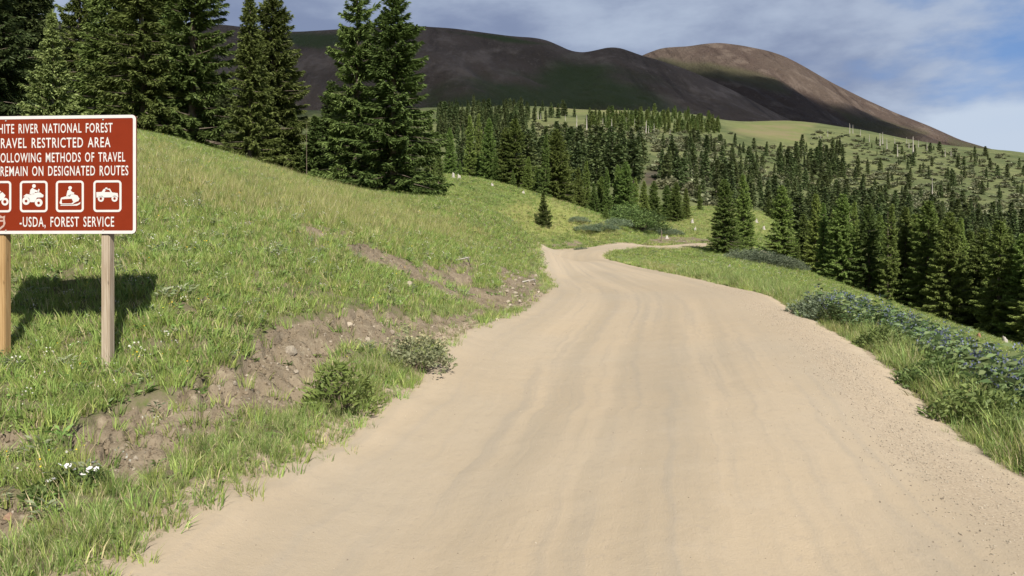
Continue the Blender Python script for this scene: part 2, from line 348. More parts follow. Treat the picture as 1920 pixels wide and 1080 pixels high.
# road outline on the ground (x, y)
RL = [(-1.75, -14), (-1.75, -3), (-1.90, 2.3), (-1.86, 3.6), (-1.70, 4.44), (-1.60, 5.16), (-1.38, 5.74), (-1.12, 6.64), (-.82, 8.12), (-.79, 9.3), (-.60, 10.45), (0.02, 12.5), (.47, 14.2), (.80, 16.55), (1.0, 20), (1.06, 25), (1.0, 31), (.98, 37), (.98, 42), (1.15, 46), (2.2, 50), (4.85, 52.4), (8.8, 55.3), (15.2, 60.0), (24, 65)]
RR = [(3.1, -14), (3.1, -3), (3.1, 2.3), (3.12, 3.6), (3.27, 5.1), (3.47, 6.16), (3.82, 7.75), (4.12, 9.14), (4.28, 10.7), (4.44, 11.9), (4.68, 13.5), (4.95, 16), (5.25, 21), (5.2, 26), (4.98, 31), (4.8, 37), (4.85, 41), (5.1, 43.4), (5.8, 46), (7.84, 49.2), (10.5, 52.5), (14.2, 56.2), (24, 61)]
def dense(P, n):
    P = np.array(P, float); t = np.concatenate([[0], np.cumsum(np.hypot(*np.diff(P, axis=0).T))])
    tt = np.linspace(0, t[-1], n*6); q = np.stack([np.interp(tt, t, P[:, 0]), np.interp(tt, t, P[:, 1])], -1)
    for _ in range(40): q[1:-1] = 0.25*q[:-2]+0.5*q[1:-1]+0.25*q[2:]
    return q
RLd, RRd = dense(RL, 120), dense(RR, 120)
RPOLY = np.concatenate([RLd[::6], RRd[::-1][::6]])
near = YY < 75
road_sd = np.full_like(UU, -99.0); road_sd[near] = poly_sd(XX[near], YY[near], RPOLY)
PX, PY = CX+F*UU, CY-F*WW
def pmask(poly, soft, namp, nscale, lo, hi, seed=3):
    m = np.zeros_like(UU); b = np.array(poly, float)
    k = (YY > lo) & (YY < hi) & (PX > b[:, 0].min()-90) & (PX < b[:, 0].max()+90) & (PY > b[:, 1].min()-90) & (PY < b[:, 1].max()+90)
    if k.any():
        s = poly_sd(PX[k], PY[k], b)+namp*2*fbm(XX[k]*nscale, YY[k]*nscale, seed, 4, 0.6)
        m[k] = smooth(-soft, soft, s)
    return m
bare = np.zeros_like(UU)
for P, nm in (([(130, 810), (200, 772), (330, 738), (400, 690), (450, 675), (520, 612), (600, 590), (700, 580), (775, 600), (800, 640), (745, 668), (650, 650), (610, 690), (580, 745), (480, 780), (410, 805), (335, 855), (240, 895), (165, 875)], 26),
              ([(648, 452), (690, 458), (770, 488), (830, 500), (870, 478), (905, 498), (885, 538), (960, 545), (995, 572), (930, 592), (860, 562), (800, 540), (740, 507), (660, 474)], 14),
              ([(-40, 920), (60, 930), (85, 980), (30, 1015), (-40, 1000)], 14), ([(-40, 815), (70, 822), (60, 860), (-40, 850)], 12),
              ([(640, 605), (850, 592), (925, 562), (905, 602), (845, 652), (780, 645)], 16), ([(560, 420), (650, 430), (640, 450), (570, 442)], 10),
              ([(930, 500), (1010, 510), (1020, 560), (960, 575), (930, 545)], 14), ([(640, 660), (690, 700), (640, 740), (600, 720)], 10)):
    bare = np.maximum(bare, pmask(P, 9, nm, 2.2, 3, 30))
bare = np.maximum(bare, pmask([(1000, 468), (1010, 456), (1085, 452), (1105, 460)], 4, 9, 1.2, 40, 60)*0.75)
bare = np.maximum(bare, pmask([(1210, 452), (1250, 442), (1330, 446), (1340, 456), (1200, 460)], 4, 6, 0.8, 50, 75)*0.7)
dry = np.zeros_like(UU)
dry = np.maximum(dry, pmask([(255, 280), (400, 325), (560, 345), (700, 375), (860, 415), (900, 450), (760, 440), (560, 415), (400, 395), (255, 360)], 30, 40, 0.8, 8, 40))
dry = np.maximum(dry, 0.8*pmask([(990, 375), (1060, 385), (1180, 440), (1120, 452), (1010, 445), (900, 400)], 12, 22, 0.3, 35, 75))
dry = np.maximum(dry, 0.5*pmask([(1230, 400), (1440, 390), (1440, 440), (1250, 445)], 12, 22, 0.2, 60, 120))
dry = np.maximum(dry, 0.75*smooth(1.6, 0.0, np.abs(road_sd))*(UU > 0.16)*(YY > 11)*(YY < 60))
dry *= (road_sd < 0)
hillm = smooth(110, 180, YY)
tan = np.maximum(pmask([(1360, 236), (1440, 224), (1535, 230), (1500, 250), (1525, 278), (1450, 264), (1385, 250)], 6, 7, 0.02, 250, 1000),
                 pmask([(1020, 197), (1185, 204), (1160, 216), (1050, 213)], 4, 5, 0.02, 250, 1000))
tan = np.maximum(tan, 0.45*pmask([(1000, 226), (1250, 236), (1260, 258), (1010, 250)], 6, 8, 0.02, 250, 1000))
redsoil = pmask([(1205, 318), (1240, 303), (1290, 316), (1296, 340), (1210, 345)], 10, 16, 0.06, 150, 420)
# relief: clods and small slips where the soil is bare, hummocks in the turf, gentle swells on the far hill
off_road = smooth(0.0, -0.5, road_sd)
lum = fbm(XX*3.2, YY*3.2, 21, 5, 0.55)
ridg = np.abs(fbm(XX*1.6+0.8*fbm(XX*1.3, YY*1.3, 7), YY*1.6, 31, 4, 0.55))
ZZ += off_road*smooth(40, 20, YY)*(0.055*lum + bare*(0.07*lum-0.13*smooth(0.055, 0.0, ridg)+0.07*fbm(XX*7, YY*7, 41, 5, 0.75)-0.05*smooth(0.05, 0.0, np.abs(fbm(XX*5+9, YY*5, 43, 3)))-0.03))
ZZ += off_road*smooth(160, 20, YY)*0.10*fbm(XX*0.55, YY*0.55, 51, 3)
ZZ += smooth(120, 400, YY)*smooth(1200, 700, YY)*7.0*fbm(XX*0.012, YY*0.012, 61, 5)
ZZ -= smooth(0.0, 0.35, road_sd)*0.06
WW = ZZ/YY; PX, PY = CX+F*UU, CY-F*WW
def grid_lookup(G, X, Y):
    X = np.asarray(X, float); Y = np.maximum(np.asarray(Y, float), 2.301)
    u = np.clip(X/Y, us[0]+1e-6, us[-1]-1e-6); l = np.clip(np.log(Y), L0+1e-6, L1-1e-6)
    i = np.clip(np.searchsorted(us, u)-1, 0, len(us)-2); fu = (u-us[i])/(us[i+1]-us[i])
    j = np.clip(np.searchsorted(ls, l)-1, 0, len(ls)-2); fl = (l-ls[j])/(ls[j+1]-ls[j])
    return (G[i, j]*(1-fu)+G[i+1, j]*fu)*(1-fl)+(G[i, j+1]*(1-fu)+G[i+1, j+1]*fu)*fl
def gz(X, Y):
    z = grid_lookup(WW, X, Y)*np.maximum(np.asarray(Y, float), 2.301)
    return z
def ground_hit(px, py, lo=2.3, hi=1600):
    """depth of the first ground seen in a direction"""
    u = (px-CX)/F; w = (CY-py)/F
    i = min(max(int(np.searchsorted(us, u))-1, 0), len(us)-2); f = (u-us[i])/(us[i+1]-us[i])
    col = WW[i]*(1-f)+WW[i+1]*f
    k = np.nonzero((col >= w) & (ls > math.log(lo)) & (ls < math.log(hi)))[0]
    if len(k) == 0: return None
    j = k[0]
    l = ls[j] if j == 0 or col[j-1] >= w else ls[j-1]+(w-col[j-1])/(col[j]-col[j-1])*(ls[j]-ls[j-1])
    Y = math.exp(l); return u*Y, Y, float(gz(u*Y, Y))

def build_ground():
    nu, nl = UU.shape
    V = np.stack([XX, YY, ZZ], -1); at = {'bare': bare, 'dry': dry, 'hill': hillm, 'tan': tan, 'redsoil': redsoil, 'shoulder': smooth(-0.42, -0.04, road_sd), 'mead': smooth(26, 60, YY)*(1-0.6*hillm)}
    # beyond the hill the sheet runs on to the horizon
    ext = [2200, 3200, 5000, 9000, 14000]
    E = np.stack([np.stack([us*y, np.full_like(us, y), ZZ[:, -1]*0.4+y*0.0], -1) for y in ext], 1)
    V = np.concatenate([V, E], 1)
    at = {k: np.concatenate([v, np.repeat(v[:, -1:], len(ext), 1)], 1) for k, v in at.items()}
    # round the sides and behind the viewer
    def spin(col, ang):
        c, s = math.cos(ang), math.sin(ang); o = col.copy(); o[:, 0] = col[:, 0]*c-col[:, 1]*s; o[:, 1] = col[:, 0]*s+col[:, 1]*c; return o
    e = math.pi-math.atan(1.15); k = 14
    left = np.stack([spin(V[0], e*(k-i)/k) for i in range(k)]); right = np.stack([spin(V[-1], -e*(i+1)/k) for i in range(k)])
    V = np.concatenate([left, V, right], 0)
    at = {n_: np.concatenate([np.repeat(v[:1], k, 0), v, np.repeat(v[-1:], k, 0)], 0) for n_, v in at.items()}
    mu, ml = V.shape[:2]; idx = np.arange(mu*ml).reshape(mu, ml)
    Q = np.stack([idx[:-1, :-1], idx[1:, :-1], idx[1:, 1:], idx[:-1, 1:]], -1).reshape(-1, 4)
    Vf = np.concatenate([V.reshape(-1, 3), [[0, 0, -1.74]]]); c = mu*ml
    T = np.stack([idx[1:, 0], idx[:-1, 0], np.full(mu-1, c)], -1)
    me = npmesh('ground', Vf, Q, T, True)
    for n_, v in at.items(): fattr(me, n_, np.concatenate([v.ravel(), [0]]))
    o = linkobj('ground', me, M['ground']); tag(o, 'grassy mountain meadow ground with eroded dirt bank and far hillside', kind='structure')
build_ground()

def build_road():
    # stations matched along both edges, closer together near the viewer
    tl = np.concatenate([np.linspace(0, 0.15, 14)[:-1], np.linspace(0.15, 0.42, 300)[:-1], np.linspace(0.42, 1, 260)])
    def samp(P, t):
        s = np.concatenate([[0], np.cumsum(np.hypot(*np.diff(P, axis=0).T))]); s /= s[-1]
        return np.stack([np.interp(t, s, P[:, 0]), np.interp(t, s, P[:, 1])], -1)
    a, b = samp(RLd, tl), samp(RRd, tl)
    ja = 0.10*fbm(a[:, 1]*2.0, a[:, 0], 5, 5, 0.75)*2; jb = 0.10*fbm(b[:, 1]*2.0, b[:, 0]+40, 6, 5, 0.75)*2
    d = (b-a)/np.linalg.norm(b-a, axis=1)[:, None]
    a = a+d*(ja-0.12)[:, None]; b = b+d*(jb+0.10)[:, None]
    nc = 40; v = np.linspace(0, 1, nc)
    P = a[:, None]*(1-v)[None, :, None]+b[:, None]*v[None, :, None]
    X, Y = P[..., 0], P[..., 1]
    base = np.where(Y > 2.4, gz(X, Y), -1.7+0.056*Y)
    w = np.linalg.norm(b-a, axis=1)[:, None]
    edge = np.minimum(v, 1-v)[None]*w
    rut = sum(-0.013*np.exp(-((v[None]-c)/0.07)**2) for c in (0.22, 0.45, 0.60, 0.82))
    Z = base+np.where(Y > 2.4, 0.06*smooth(0.0, 0.38, np.minimum(v, 1-v)[None]*w-0.1), 0.05)+0.004+rut*smooth(0.1, 0.5, edge)+0.022*fbm(X*0.9, Y*0.45, 77, 4)+0.010*fbm(X*5, Y*5, 78, 3)+0.02*np.sin(np.pi*v)[None]
    Z -= 0.05*smooth(0.12, 0.0, edge)
    nr = len(tl); idx = np.arange(nr*nc).reshape(nr, nc)
    Q = np.stack([idx[:-1, :-1], idx[:-1, 1:], idx[1:, 1:], idx[1:, :-1]], -1).reshape(-1, 4)
    me = npmesh('road', np.stack([X, Y, Z], -1).reshape(-1, 3), Q, None, True)
    uvl = me.uv_layers.new(name='UVMap'); s = np.concatenate([[0], np.cumsum(np.hypot(*np.diff((a+b)/2, axis=0).T))])
    uv = np.stack([np.broadcast_to(v[None], X.shape), np.broadcast_to(s[:, None], X.shape)], -1).reshape(-1, 2)
    li = np.empty(len(me.loops), np.int32); me.loops.foreach_get('vertex_index', li); uvl.data.foreach_set('uv', uv[li].astype(np.float32).ravel())
    fattr(me, 'edge', smooth(0.32, 0.04, edge)+0.0*X)
    fattr(me, 'gravel', smooth(1.25, 0.55, (1-v)[None]*w)*smooth(0.1, 0.4, (1-v)[None]*w)*smooth(30, 12, Y))
    tag(linkobj('road', me, M['road']), 'tan dirt road curving away through the meadow', kind='structure')
    return a, b, tl, P, Z
ROADA, ROADB, RT, ROADP, ROADZ = build_road()

# ------------------------------------------------------------------ mountains
def mountain(name, sky, u0, u1, D0, D1, base_py, pw, mat, greens, label, seed, gully, depthvar):
    us_ = np.linspace(u0, u1, 420); ts = np.concatenate([np.linspace(0, 1, 130), np.linspace(1.02, 1.6, 24)])
    U, Tt = np.meshgrid(us_, ts, indexing='ij')
    sp = np.array(sky, float); ws = np.interp(CX+F*us_, sp[:, 0], CY-sp[:, 1])/F
    k = np.ones(7)/7; ws = np.convolve(np.pad(ws, 3, 'edge'), k, 'valid')
    Dr = D1*(1+depthvar*fbm(us_*5, us_*0+3, seed, 3)*2)
    Y = D0+(Dr[:, None]-D0)*Tt; X = U*Y
    zs = (ws*Dr)[:, None]; zb = (CY-base_py)/F*D0
    t1 = np.minimum(Tt, 1); Z = zb+(zs-zb)*t1**pw
    Z = np.where(Tt > 1, zs-(Tt-1)*(Dr[:, None]-D0)*0.45*smooth(1.0, 1.15, Tt)-(Tt-1)**2*300, Z)
    m = smooth(1.0, 0.72, Tt)*smooth(0.0, 0.15, Tt)+0.25*(Tt > 1)
    g = fbm(X*0.0042+0.0012*Y, Y*0.0010, seed+1, 5, 0.55)
    Z += m*gully*(2*g-0.7*np.abs(fbm(X*0.002, Y*0.0012, seed+9, 4)))
    Z += smooth(1.0, 0.96, Tt)*4*fbm(X*0.02, Y*0.02, seed+4, 3)
    idx = np.arange(U.size).reshape(U.shape)
    Q = np.stack([idx[:-1, :-1], idx[1:, :-1], idx[1:, 1:], idx[:-1, 1:]], -1).reshape(-1, 4)
    me = npmesh(name, np.stack([X, Y, Z], -1).reshape(-1, 3), Q, None, True)
    px, py = CX+F*U, CY-F*Z/Y; gm = np.zeros_like(U)
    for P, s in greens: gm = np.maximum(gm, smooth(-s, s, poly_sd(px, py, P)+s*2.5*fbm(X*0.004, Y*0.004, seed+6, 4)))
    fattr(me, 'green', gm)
    tag(linkobj(name, me, mat), label, kind='structure')
    return X, Y, Z
RID = [(-1500, 120), (-300, 60), (0, 45), (300, 42), (420, 46), (480, 54), (550, 60), (650, 54), (700, 50), (760, 47), (800, 50), (850, 53), (900, 60), (960, 68), (1010, 71), (1040, 80), (1060, 92), (1080, 99), (1110, 97), (1130, 90), (1150, 87), (1170, 91), (1195, 102), (1240, 114), (1300, 135), (1380, 172), (1460, 215), (1560, 262), (1800, 330)]
mountain('mountain', RID, -1.15, 0.55, 1300, 2800, 300, 1.25, M['ridge'],
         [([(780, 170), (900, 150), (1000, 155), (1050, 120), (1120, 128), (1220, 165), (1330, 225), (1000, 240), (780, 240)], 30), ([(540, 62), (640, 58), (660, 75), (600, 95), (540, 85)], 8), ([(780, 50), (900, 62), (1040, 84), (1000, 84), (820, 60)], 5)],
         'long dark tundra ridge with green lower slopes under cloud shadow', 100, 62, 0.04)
PKS = [(1000, 200), (1140, 140), (1205, 103), (1240, 90), (1265, 88), (1290, 87), (1320, 82), (1350, 80), (1390, 85), (1440, 95), (1470, 105), (1500, 120), (1560, 155), (1620, 185), (1680, 212), (1740, 235), (1800, 262), (1860, 280), (1920, 290), (2400, 330)]
PKX, PKY, PKZ = mountain('mountain', PKS, 0.0, 1.05, 2300, 4200, 290, 1.15, M['peak'],
         [([(1220, 112), (1330, 118), (1450, 150), (1480, 175), (1400, 160), (1300, 140)], 10), ([(1560, 200), (1640, 222), (1740, 250), (1700, 262), (1600, 240)], 10), ([(1780, 262), (1920, 290), (1920, 320), (1760, 300)], 8)],
         'rounded bare reddish peak with a sunlit summit and right shoulder', 140, 66, 0.02)

# ------------------------------------------------------------------ the cloud overhead that shades the mountains
def build_clouds():
    zc = 1900.0
    def proj(x, y, z): t = (zc-z)/(-Lz); return x-Lx*t, y-Ly*t
    # edge of the shade across the peak, found on its slope
    edge = []
    nU, nT = PKX.shape
    for px, py in [(1190, 88), (1300, 116), (1400, 136), (1500, 163), (1580, 193), (1660, 220), (1725, 244), (1790, 276)]:
        i = int(np.clip(np.interp((px-CX)/F, np.linspace(0, 1.05, nU), np.arange(nU)), 0, nU-1))
        col = CY-F*PKZ[i, :130]/PKY[i, :130]; j = int(np.argmin(np.abs(col-py)))
        edge.append(proj(PKX[i, j], PKY[i, j], PKZ[i, j]))
    pts = [proj(-5200, 5200, 500), proj(-2200, 3300, 800), proj(0, 3150, 850), proj(380, 3150, 750)]+edge+[proj(1500, 2400, 250), proj(900, 1500, 220), proj(500, 1250, 200), proj(150, 1150, 190), proj(10, 900, 150), proj(-60, 520, 80), proj(-500, 420, 60), proj(-2600, 500, 100)]
    P = np.array(pts)
    x0, x1, y0, y1 = P[:, 0].min()-300, P[:, 0].max()+300, P[:, 1].min()-300, P[:, 1].max()+300
    nx, ny = 200, 160; X, Y = np.meshgrid(np.linspace(x0, x1, nx), np.linspace(y0, y1, ny), indexing='ij')
    s = poly_sd(X, Y, P)+150*fbm(X*0.003, Y*0.003, 201, 5, 0.6)
    th = np.clip(s, -1e9, 500)
    top = zc+np.sqrt(np.maximum(th, 0))*9*(1+0.8*fbm(X*0.004, Y*0.004, 210, 4)); bot = zc-np.sqrt(np.maximum(th, 0))*2.0*(1+0.8*fbm(X*0.005, Y*0.005, 220, 4))
    keep = s > 0; idx = np.arange(nx*ny).reshape(nx, ny); cell = keep[:-1, :-1] | keep[1:, :-1] | keep[1:, 1:] | keep[:-1, 1:]
    Q1 = np.stack([idx[:-1, :-1], idx[1:, :-1], idx[1:, 1:], idx[:-1, 1:]], -1)[cell]
    V = np.concatenate([np.stack([X, Y, top], -1).reshape(-1, 3), np.stack([X, Y, bot], -1).reshape(-1, 3)])
    me = npmesh('clouds', V, np.concatenate([Q1, Q1[:, ::-1]+nx*ny]), None, True); fattr(me, 'thick', np.concatenate([s.ravel(), s.ravel()]))
    m = Mat('cloud'); mm = m.done((0.85, 0.86, 0.88), 1.0, 0.0, None, 0.12)
    sh = m.out.inputs[0].links[0].from_socket; tr = m.n('ShaderNodeBsdfTransparent')
    m.t.links.new(m.n('ShaderNodeMixShader', {0: m.ramp(m.attr('thick'), 5, 300, 0.0, 0.84), 1: tr.outputs[0], 2: sh}).outputs[0], m.out.inputs[0])
    tag(linkobj('clouds', me, mm), 'grey cloud deck high overhead shading the mountains', kind='stuff')
build_clouds()

# ------------------------------------------------------------------ spruces
def spruce_meshes(name, seed, H=10.0, Rb=2.15, gap=0.26, nbr=8, power=0.85, low=0.03, droop=0.30, ragged=0.18, tw=0.034, tl=0.33, step=0.092, sparse_top=0.0, simple=False):
    rs = np.random.default_rng(seed)
    V = []; Tn = []; k = 0; z = low*H; Vb = []; Qb = []; nb = 0
    side_bias = rs.uniform(0, 2*math.pi); 
    prof_n = rs.uniform(-1, 1, 12)
    while z < H*0.985:
        f = z/H
        Lmax = Rb*max(1-f, 0.0)**power*(1+ragged*np.interp(f*11, np.arange(12), prof_n))
        if f < 0.10: Lmax *= 0.80+2.0*f
        Lmax = max(Lmax, 0.10)
        nbl = max(4, int(round(nbr*(0.65+0.45*(1-f)))))
        a0 = rs.uniform(0, 6.28)
        for b in range(nbl):
            if rs.random() < 0.07+sparse_top*smooth(0.55, 0.9, f): continue
            a = a0+b*2*math.pi/nbl+rs.normal(0, 0.22); L = Lmax*rs.uniform(0.66, 1.12)*(1+0.10*math.cos(a-side_bias)); zz = z+rs.uniform(-0.5, 0.5)*gap
            if rs.random() < 0.04: L *= 1.22
            up = np.interp(f, [0, 0.35, 0.7, 0.9, 1.0], [-droop, -droop*0.7, -0.05, 0.35, 0.9])+rs.normal(0, 0.09)
            ns = max(3, int(L/step)); s = np.linspace(0.12, 1.0, ns)
            ca, sa = math.cos(a), math.sin(a)
            rad = s*L; hz = zz+rad*up+0.16*L*s**2.4-0.05*L*np.sin(s*3.1)
            P = np.stack([rad*ca, rad*sa, hz], -1)
            per = 12 if not simple else 2
            n_ = ns*per
            pp = np.repeat(P, per, 0)+rs.normal(0, 0.02, (n_, 3)); ss = np.repeat(s, per)
            sgn = np.tile(np.array([1, -1, 0.25, 1, -1, 0.6, -0.6, -0.1, 1, -1, 0.4, -0.5])[:per], ns)
            ang = a+sgn*rs.uniform(0.35, 1.05, n_)
            ll = (tl*(0.55+0.65*np.minimum(1, (1-ss)*2.2)))*rs.uniform(0.65, 1.25, n_)*(0.55+0.45*min(1, L/1.0))
            el = up*0.5+rs.normal(-0.12, 0.30, n_)
            d = np.stack([np.cos(ang)*np.cos(el), np.sin(ang)*np.cos(el), np.sin(el)], -1)
            roll = rs.normal(0, 0.75, n_)
            sd_ = np.cross(d, np.array([0, 0, 1.0])); sd_ /= np.linalg.norm(sd_, axis=1)[:, None]+1e-9
            upv = np.cross(sd_, d)
            wv = (sd_*np.cos(roll)[:, None]+upv*np.sin(roll)[:, None])*(tw*rs.uniform(0.7, 1.3, n_))[:, None]
            q = np.stack([pp-d*0.03, pp+d*(ll*0.42)[:, None]+wv, pp+d*ll[:, None]+np.array([0, 0, -0.02]), pp+d*(ll*0.42)[:, None]-wv], 1)
            V.append(q.reshape(-1, 3)); Tn.append(np.repeat(np.clip(rs.normal(0.45, 0.22, n_), 0, 1), 4))
            # the woody branch itself
            if not simple and rs.random() < 0.8:
                r0 = 0.012+0.012*L
                p0 = np.array([0, 0, zz]); p1 = P[-1]*1.0; e = np.array([-sa, ca, 0])
                Vb += [p0+e*r0, p0-e*r0, p0+np.array([0, 0, r0]), p1, ]
                Qb += [(nb, nb+1, nb+3), (nb+1, nb+2, nb+3), (nb+2, nb, nb+3)]; nb += 4
        z += gap*(1.15-0.55*f)*rs.uniform(0.8, 1.2)
    # leader
    n_ = 14; pp = np.stack([np.zeros(n_), np.zeros(n_), np.linspace(H*0.965, H*0.998, n_)], -1); ang = rs.uniform(0, 6.28, n_); el = rs.uniform(0.5, 1.3, n_)
    d = np.stack([np.cos(ang)*np.cos(el), np.sin(ang)*np.cos(el), np.sin(el)], -1); wv = np.cross(d, [0.3, 0.2, 1.0])*0.03
    q = np.stack([pp, pp+d*0.09+wv, pp+d*0.2, pp+d*0.09-wv], 1); V.append(q.reshape(-1, 3)); Tn.append(np.full(n_*4, 0.5))
    V = np.concatenate(V); Tn = np.concatenate(Tn); Q = np.arange(len(V)).reshape(-1, 4)
    crown = npmesh(name+' crown', V, Q); fattr(crown, 'tint', Tn)
    # trunk
    ns, nv = (16, 9) if not simple else (5, 5)
    zt = np.linspace(-0.35, H*0.985, ns); bend = 0.06*np.sin(zt*0.6+seed)*(zt/H)
    rr = 0.017*H*(1-zt/H)**0.85+0.008; rr[0] *= 1.5; rr[1] *= 1.15 if not simple else 1
    an = np.linspace(0, 2*math.pi, nv, endpoint=False)
    TV = np.stack([rr[:, None]*np.cos(an)+bend[:, None], rr[:, None]*np.sin(an)+bend[:, None]*0.5, np.repeat(zt[:, None], nv, 1)], -1).reshape(-1, 3)
    ti = np.arange(ns*nv).reshape(ns, nv); nx = np.roll(ti, -1, 1)
    TQ = np.stack([ti[:-1], nx[:-1], nx[1:], ti[1:]], -1).reshape(-1, 4)
    TT = None
    if Vb: TT = np.array(Qb)+len(TV); TV = np.concatenate([TV, np.array(Vb)])
    trunk = npmesh(name+' trunk', TV, TQ, TT, True)
    trunk.materials.append(M['bark']); crown.materials.append(M['needles'])
    return crown, trunk
SPR = [spruce_meshes('spruce a', 1, Rb=2.3, power=0.66, ragged=0.22),
       spruce_meshes('spruce b', 2, Rb=2.2, power=0.60, ragged=0.30, droop=0.36, nbr=7),
       spruce_meshes('spruce c', 3, Rb=1.85, power=0.75, ragged=0.18, gap=0.25),
       spruce_meshes('spruce d', 4, Rb=2.2, power=0.62, ragged=0.34, sparse_top=0.35, nbr=7, gap=0.30),
       spruce_meshes('spruce e', 5, Rb=1.55, power=0.85, ragged=0.25, gap=0.27, nbr=7),
       spruce_meshes('spruce f', 6, H=5.0, Rb=1.35, power=0.95, ragged=0.10, gap=0.20, low=0.02, droop=0.05, tl=0.24, tw=0.036, nbr=8, step=0.08)]
SPRH = [10, 10, 10, 10, 10, 5]
FAR = [spruce_meshes('far spruce a', 11, Rb=1.9, gap=0.62, nbr=7, tl=1.0, tw=0.26, step=0.5, simple=True),
       spruce_meshes('far spruce b', 12, Rb=1.5, gap=0.62, nbr=6, tl=0.95, tw=0.25, step=0.5, simple=True, ragged=0.3),
       spruce_meshes('far spruce c', 13, Rb=2.3, gap=0.66, nbr=7, tl=1.05, tw=0.28, step=0.5, simple=True, ragged=0.3, power=0.7)]
def place_tree(name, X, Y, h, wf, pair, H0, mat, label, cat, group, rz=None, tilt=0.0, sink=0.06):
    t = empty(name, (X, Y, float(gz(X, Y))-sink), random.uniform(0, 6.28) if rz is None else rz)
    t.rotation_euler = (random.gauss(0, 0.012)+0.0, random.gauss(0, 0.012)+tilt, t.rotation_euler[2])
    s = h/H0; t.scale = (s*wf, s*wf, s)
    tag(t, label, cat, group)
    for nm, me in (('crown', pair[0]), ('trunk', pair[1])):
        o = bpy.data.objects.new(nm, me); COL.objects.link(o); o.parent = t
        if nm == 'crown' and mat is not M['needles']:
            o.material_slots[0].link = 'OBJECT'; o.material_slots[0].material = mat
    return t
def spruce(px, d, top, wf, v, label, group=None, mat='needles', name='spruce_tree', rz=None, h=None):
    X, Y = (px-CX)/F*d, d
    if h is None: h = (CY-top)/F*d-float(gz(X, Y))
    return place_tree(name, X, Y, h, wf, SPR[v], SPRH[v], M[mat], label, 'tree', group, rz)
G1 = 'tall spruces at the top of the near hill'
for a in [(-20, 31, -190, 1.25, 1, 'dark spruce at the photo edge above the sign, cut off by the frame', 'needles_dark_shade'),
          (98, 27.5, 18, 0.95, 5, 'bright green young spruce rising right behind the brown sign', 'needles_young'),
          (30, 41, -190, 1.1, 0, 'dark spruce between the photo edge and the bright young spruce', 'needles_dark_shade'),
          (150, 40, -100, 0.80, 3, 'thin topped spruce with bare trunk behind the bright young spruce', 'needles'),
          (205, 38, -150, 1.0, 2, 'spruce between the bright young spruce and the broad tall spruce', 'needles'),
          (272, 33, -170, 1.05, 1, 'broad tall spruce above the upper right corner of the sign', 'needles'),
          (328, 40, -140, 0.9, 4, 'slim spruce half hidden between two taller spruces right of the sign', 'needles'),
          (362, 34, -160, 1.08, 3, 'tall open spruce with trunk showing near the top, leftmost against sky', 'needles'),
          (418, 43, 130, 0.9, 2, 'spruce mostly hidden behind the pointed pair of spruces', 'needles_dark_shade'),
          (470, 33, -14, 1.0, 2, 'pointed spruce whose tip just reaches the top of the photo', 'needles'),
          (512, 35.5, -30, 1.05, 0, 'spruce touching the pointed one, its right side against the ridge', 'needles'),
          (668, 32.5, -46, 0.95, 3, 'spruce with thin crooked top, left of the tall twin spruces', 'needles'),
          (737, 31, -22, 1.22, 1, 'large full spruce at the end of the near hill, tallest of the twins', 'needles'),
          (622, 37, 150, 1.3, 0, 'short spruce tucked against the left side of the twin spruces', 'needles'),
          (548, 35, 205, 1.3, 5, 'low spruce at the foot of the pointed pair', 'needles'),
          (590, 35, 215, 1.35, 5, 'low spruce beside the thin dead stick on the near hill', 'needles'),
          (806, 37, 205, 0.85, 4, 'slender light green spruce against the right side of the twins', 'needles'),
          (822, 44, 262, 0.85, 2, 'small spruce peeking out right of the tall twin spruces', 'needles')]:
    spruce(a[0], a[1], a[2], a[3], a[4], a[5], G1, a[6])
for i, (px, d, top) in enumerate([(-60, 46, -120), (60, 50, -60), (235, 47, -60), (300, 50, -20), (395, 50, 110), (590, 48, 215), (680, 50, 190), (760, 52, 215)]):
    spruce(px, d, top, 1.1, i % 3, 'dark spruce standing behind the front spruces on the near hill', 'spruces behind the near hill front row', 'needles_dark_shade')
NTH = ['first', 'second', 'third', 'fourth', 'fifth', 'sixth', 'seventh', 'eighth', 'ninth', 'tenth', 'eleventh', 'twelfth', 'thirteenth', 'fourteenth', 'fifteenth', 'sixteenth', 'seventeenth', 'eighteenth', 'nineteenth', 'twentieth', 'twenty-first', 'twenty-second', 'twenty-third', 'twenty-fourth', 'twenty-fifth', 'twenty-sixth', 'twenty-seventh', 'twenty-eighth', 'twenty-ninth', 'thirtieth', 'thirty-first', 'thirty-second', 'thirty-third', 'thirty-fourth', 'thirty-fifth', 'thirty-sixth']
row = [(843, 74, 238, .8, 2), (862, 72, 300, .8, 4), (880, 78, 214, .75, 4), (898, 80, 212, .6, 4), (916, 76, 220, .8, 2), (930, 74, 290, .8, 0), (945, 75, 238, .85, 0), (968, 74, 222, .95, 1), (962, 69, 318, .7, 5), (990, 70, 292, .9, 2), (1006, 72, 310, .9, 4),
       (1022, 68, 250, .72, 4), (1046, 69, 240, .95, 0), (1064, 71, 305, .8, 2), (1085, 72, 312, .9, 2), (1100, 74, 300, .85, 4), (1113, 70, 342, .8, 5), (1128, 73, 330, .9, 0), (1138, 71, 314, .75, 4), (1158, 74, 308, .75, 2), (1174, 72, 302, .8, 0), (1192, 73, 332, .8, 4),
       (1208, 76, 338, .85, 2), (1226, 78, 338, .8, 0), (1250, 88, 346, 1.0, 1), (1268, 84, 340, .9, 0), (1287, 86, 352, .85, 2), (1312, 95, 346, .8, 4)]
row.sort()
for i, (px, d, top, wf, v) in enumerate(row):
    spruce(px, d, top, wf*1.38, v, NTH[i]+' spruce from the left along the crest of the second slope', 'spruces along the second slope', 'needles_mid')
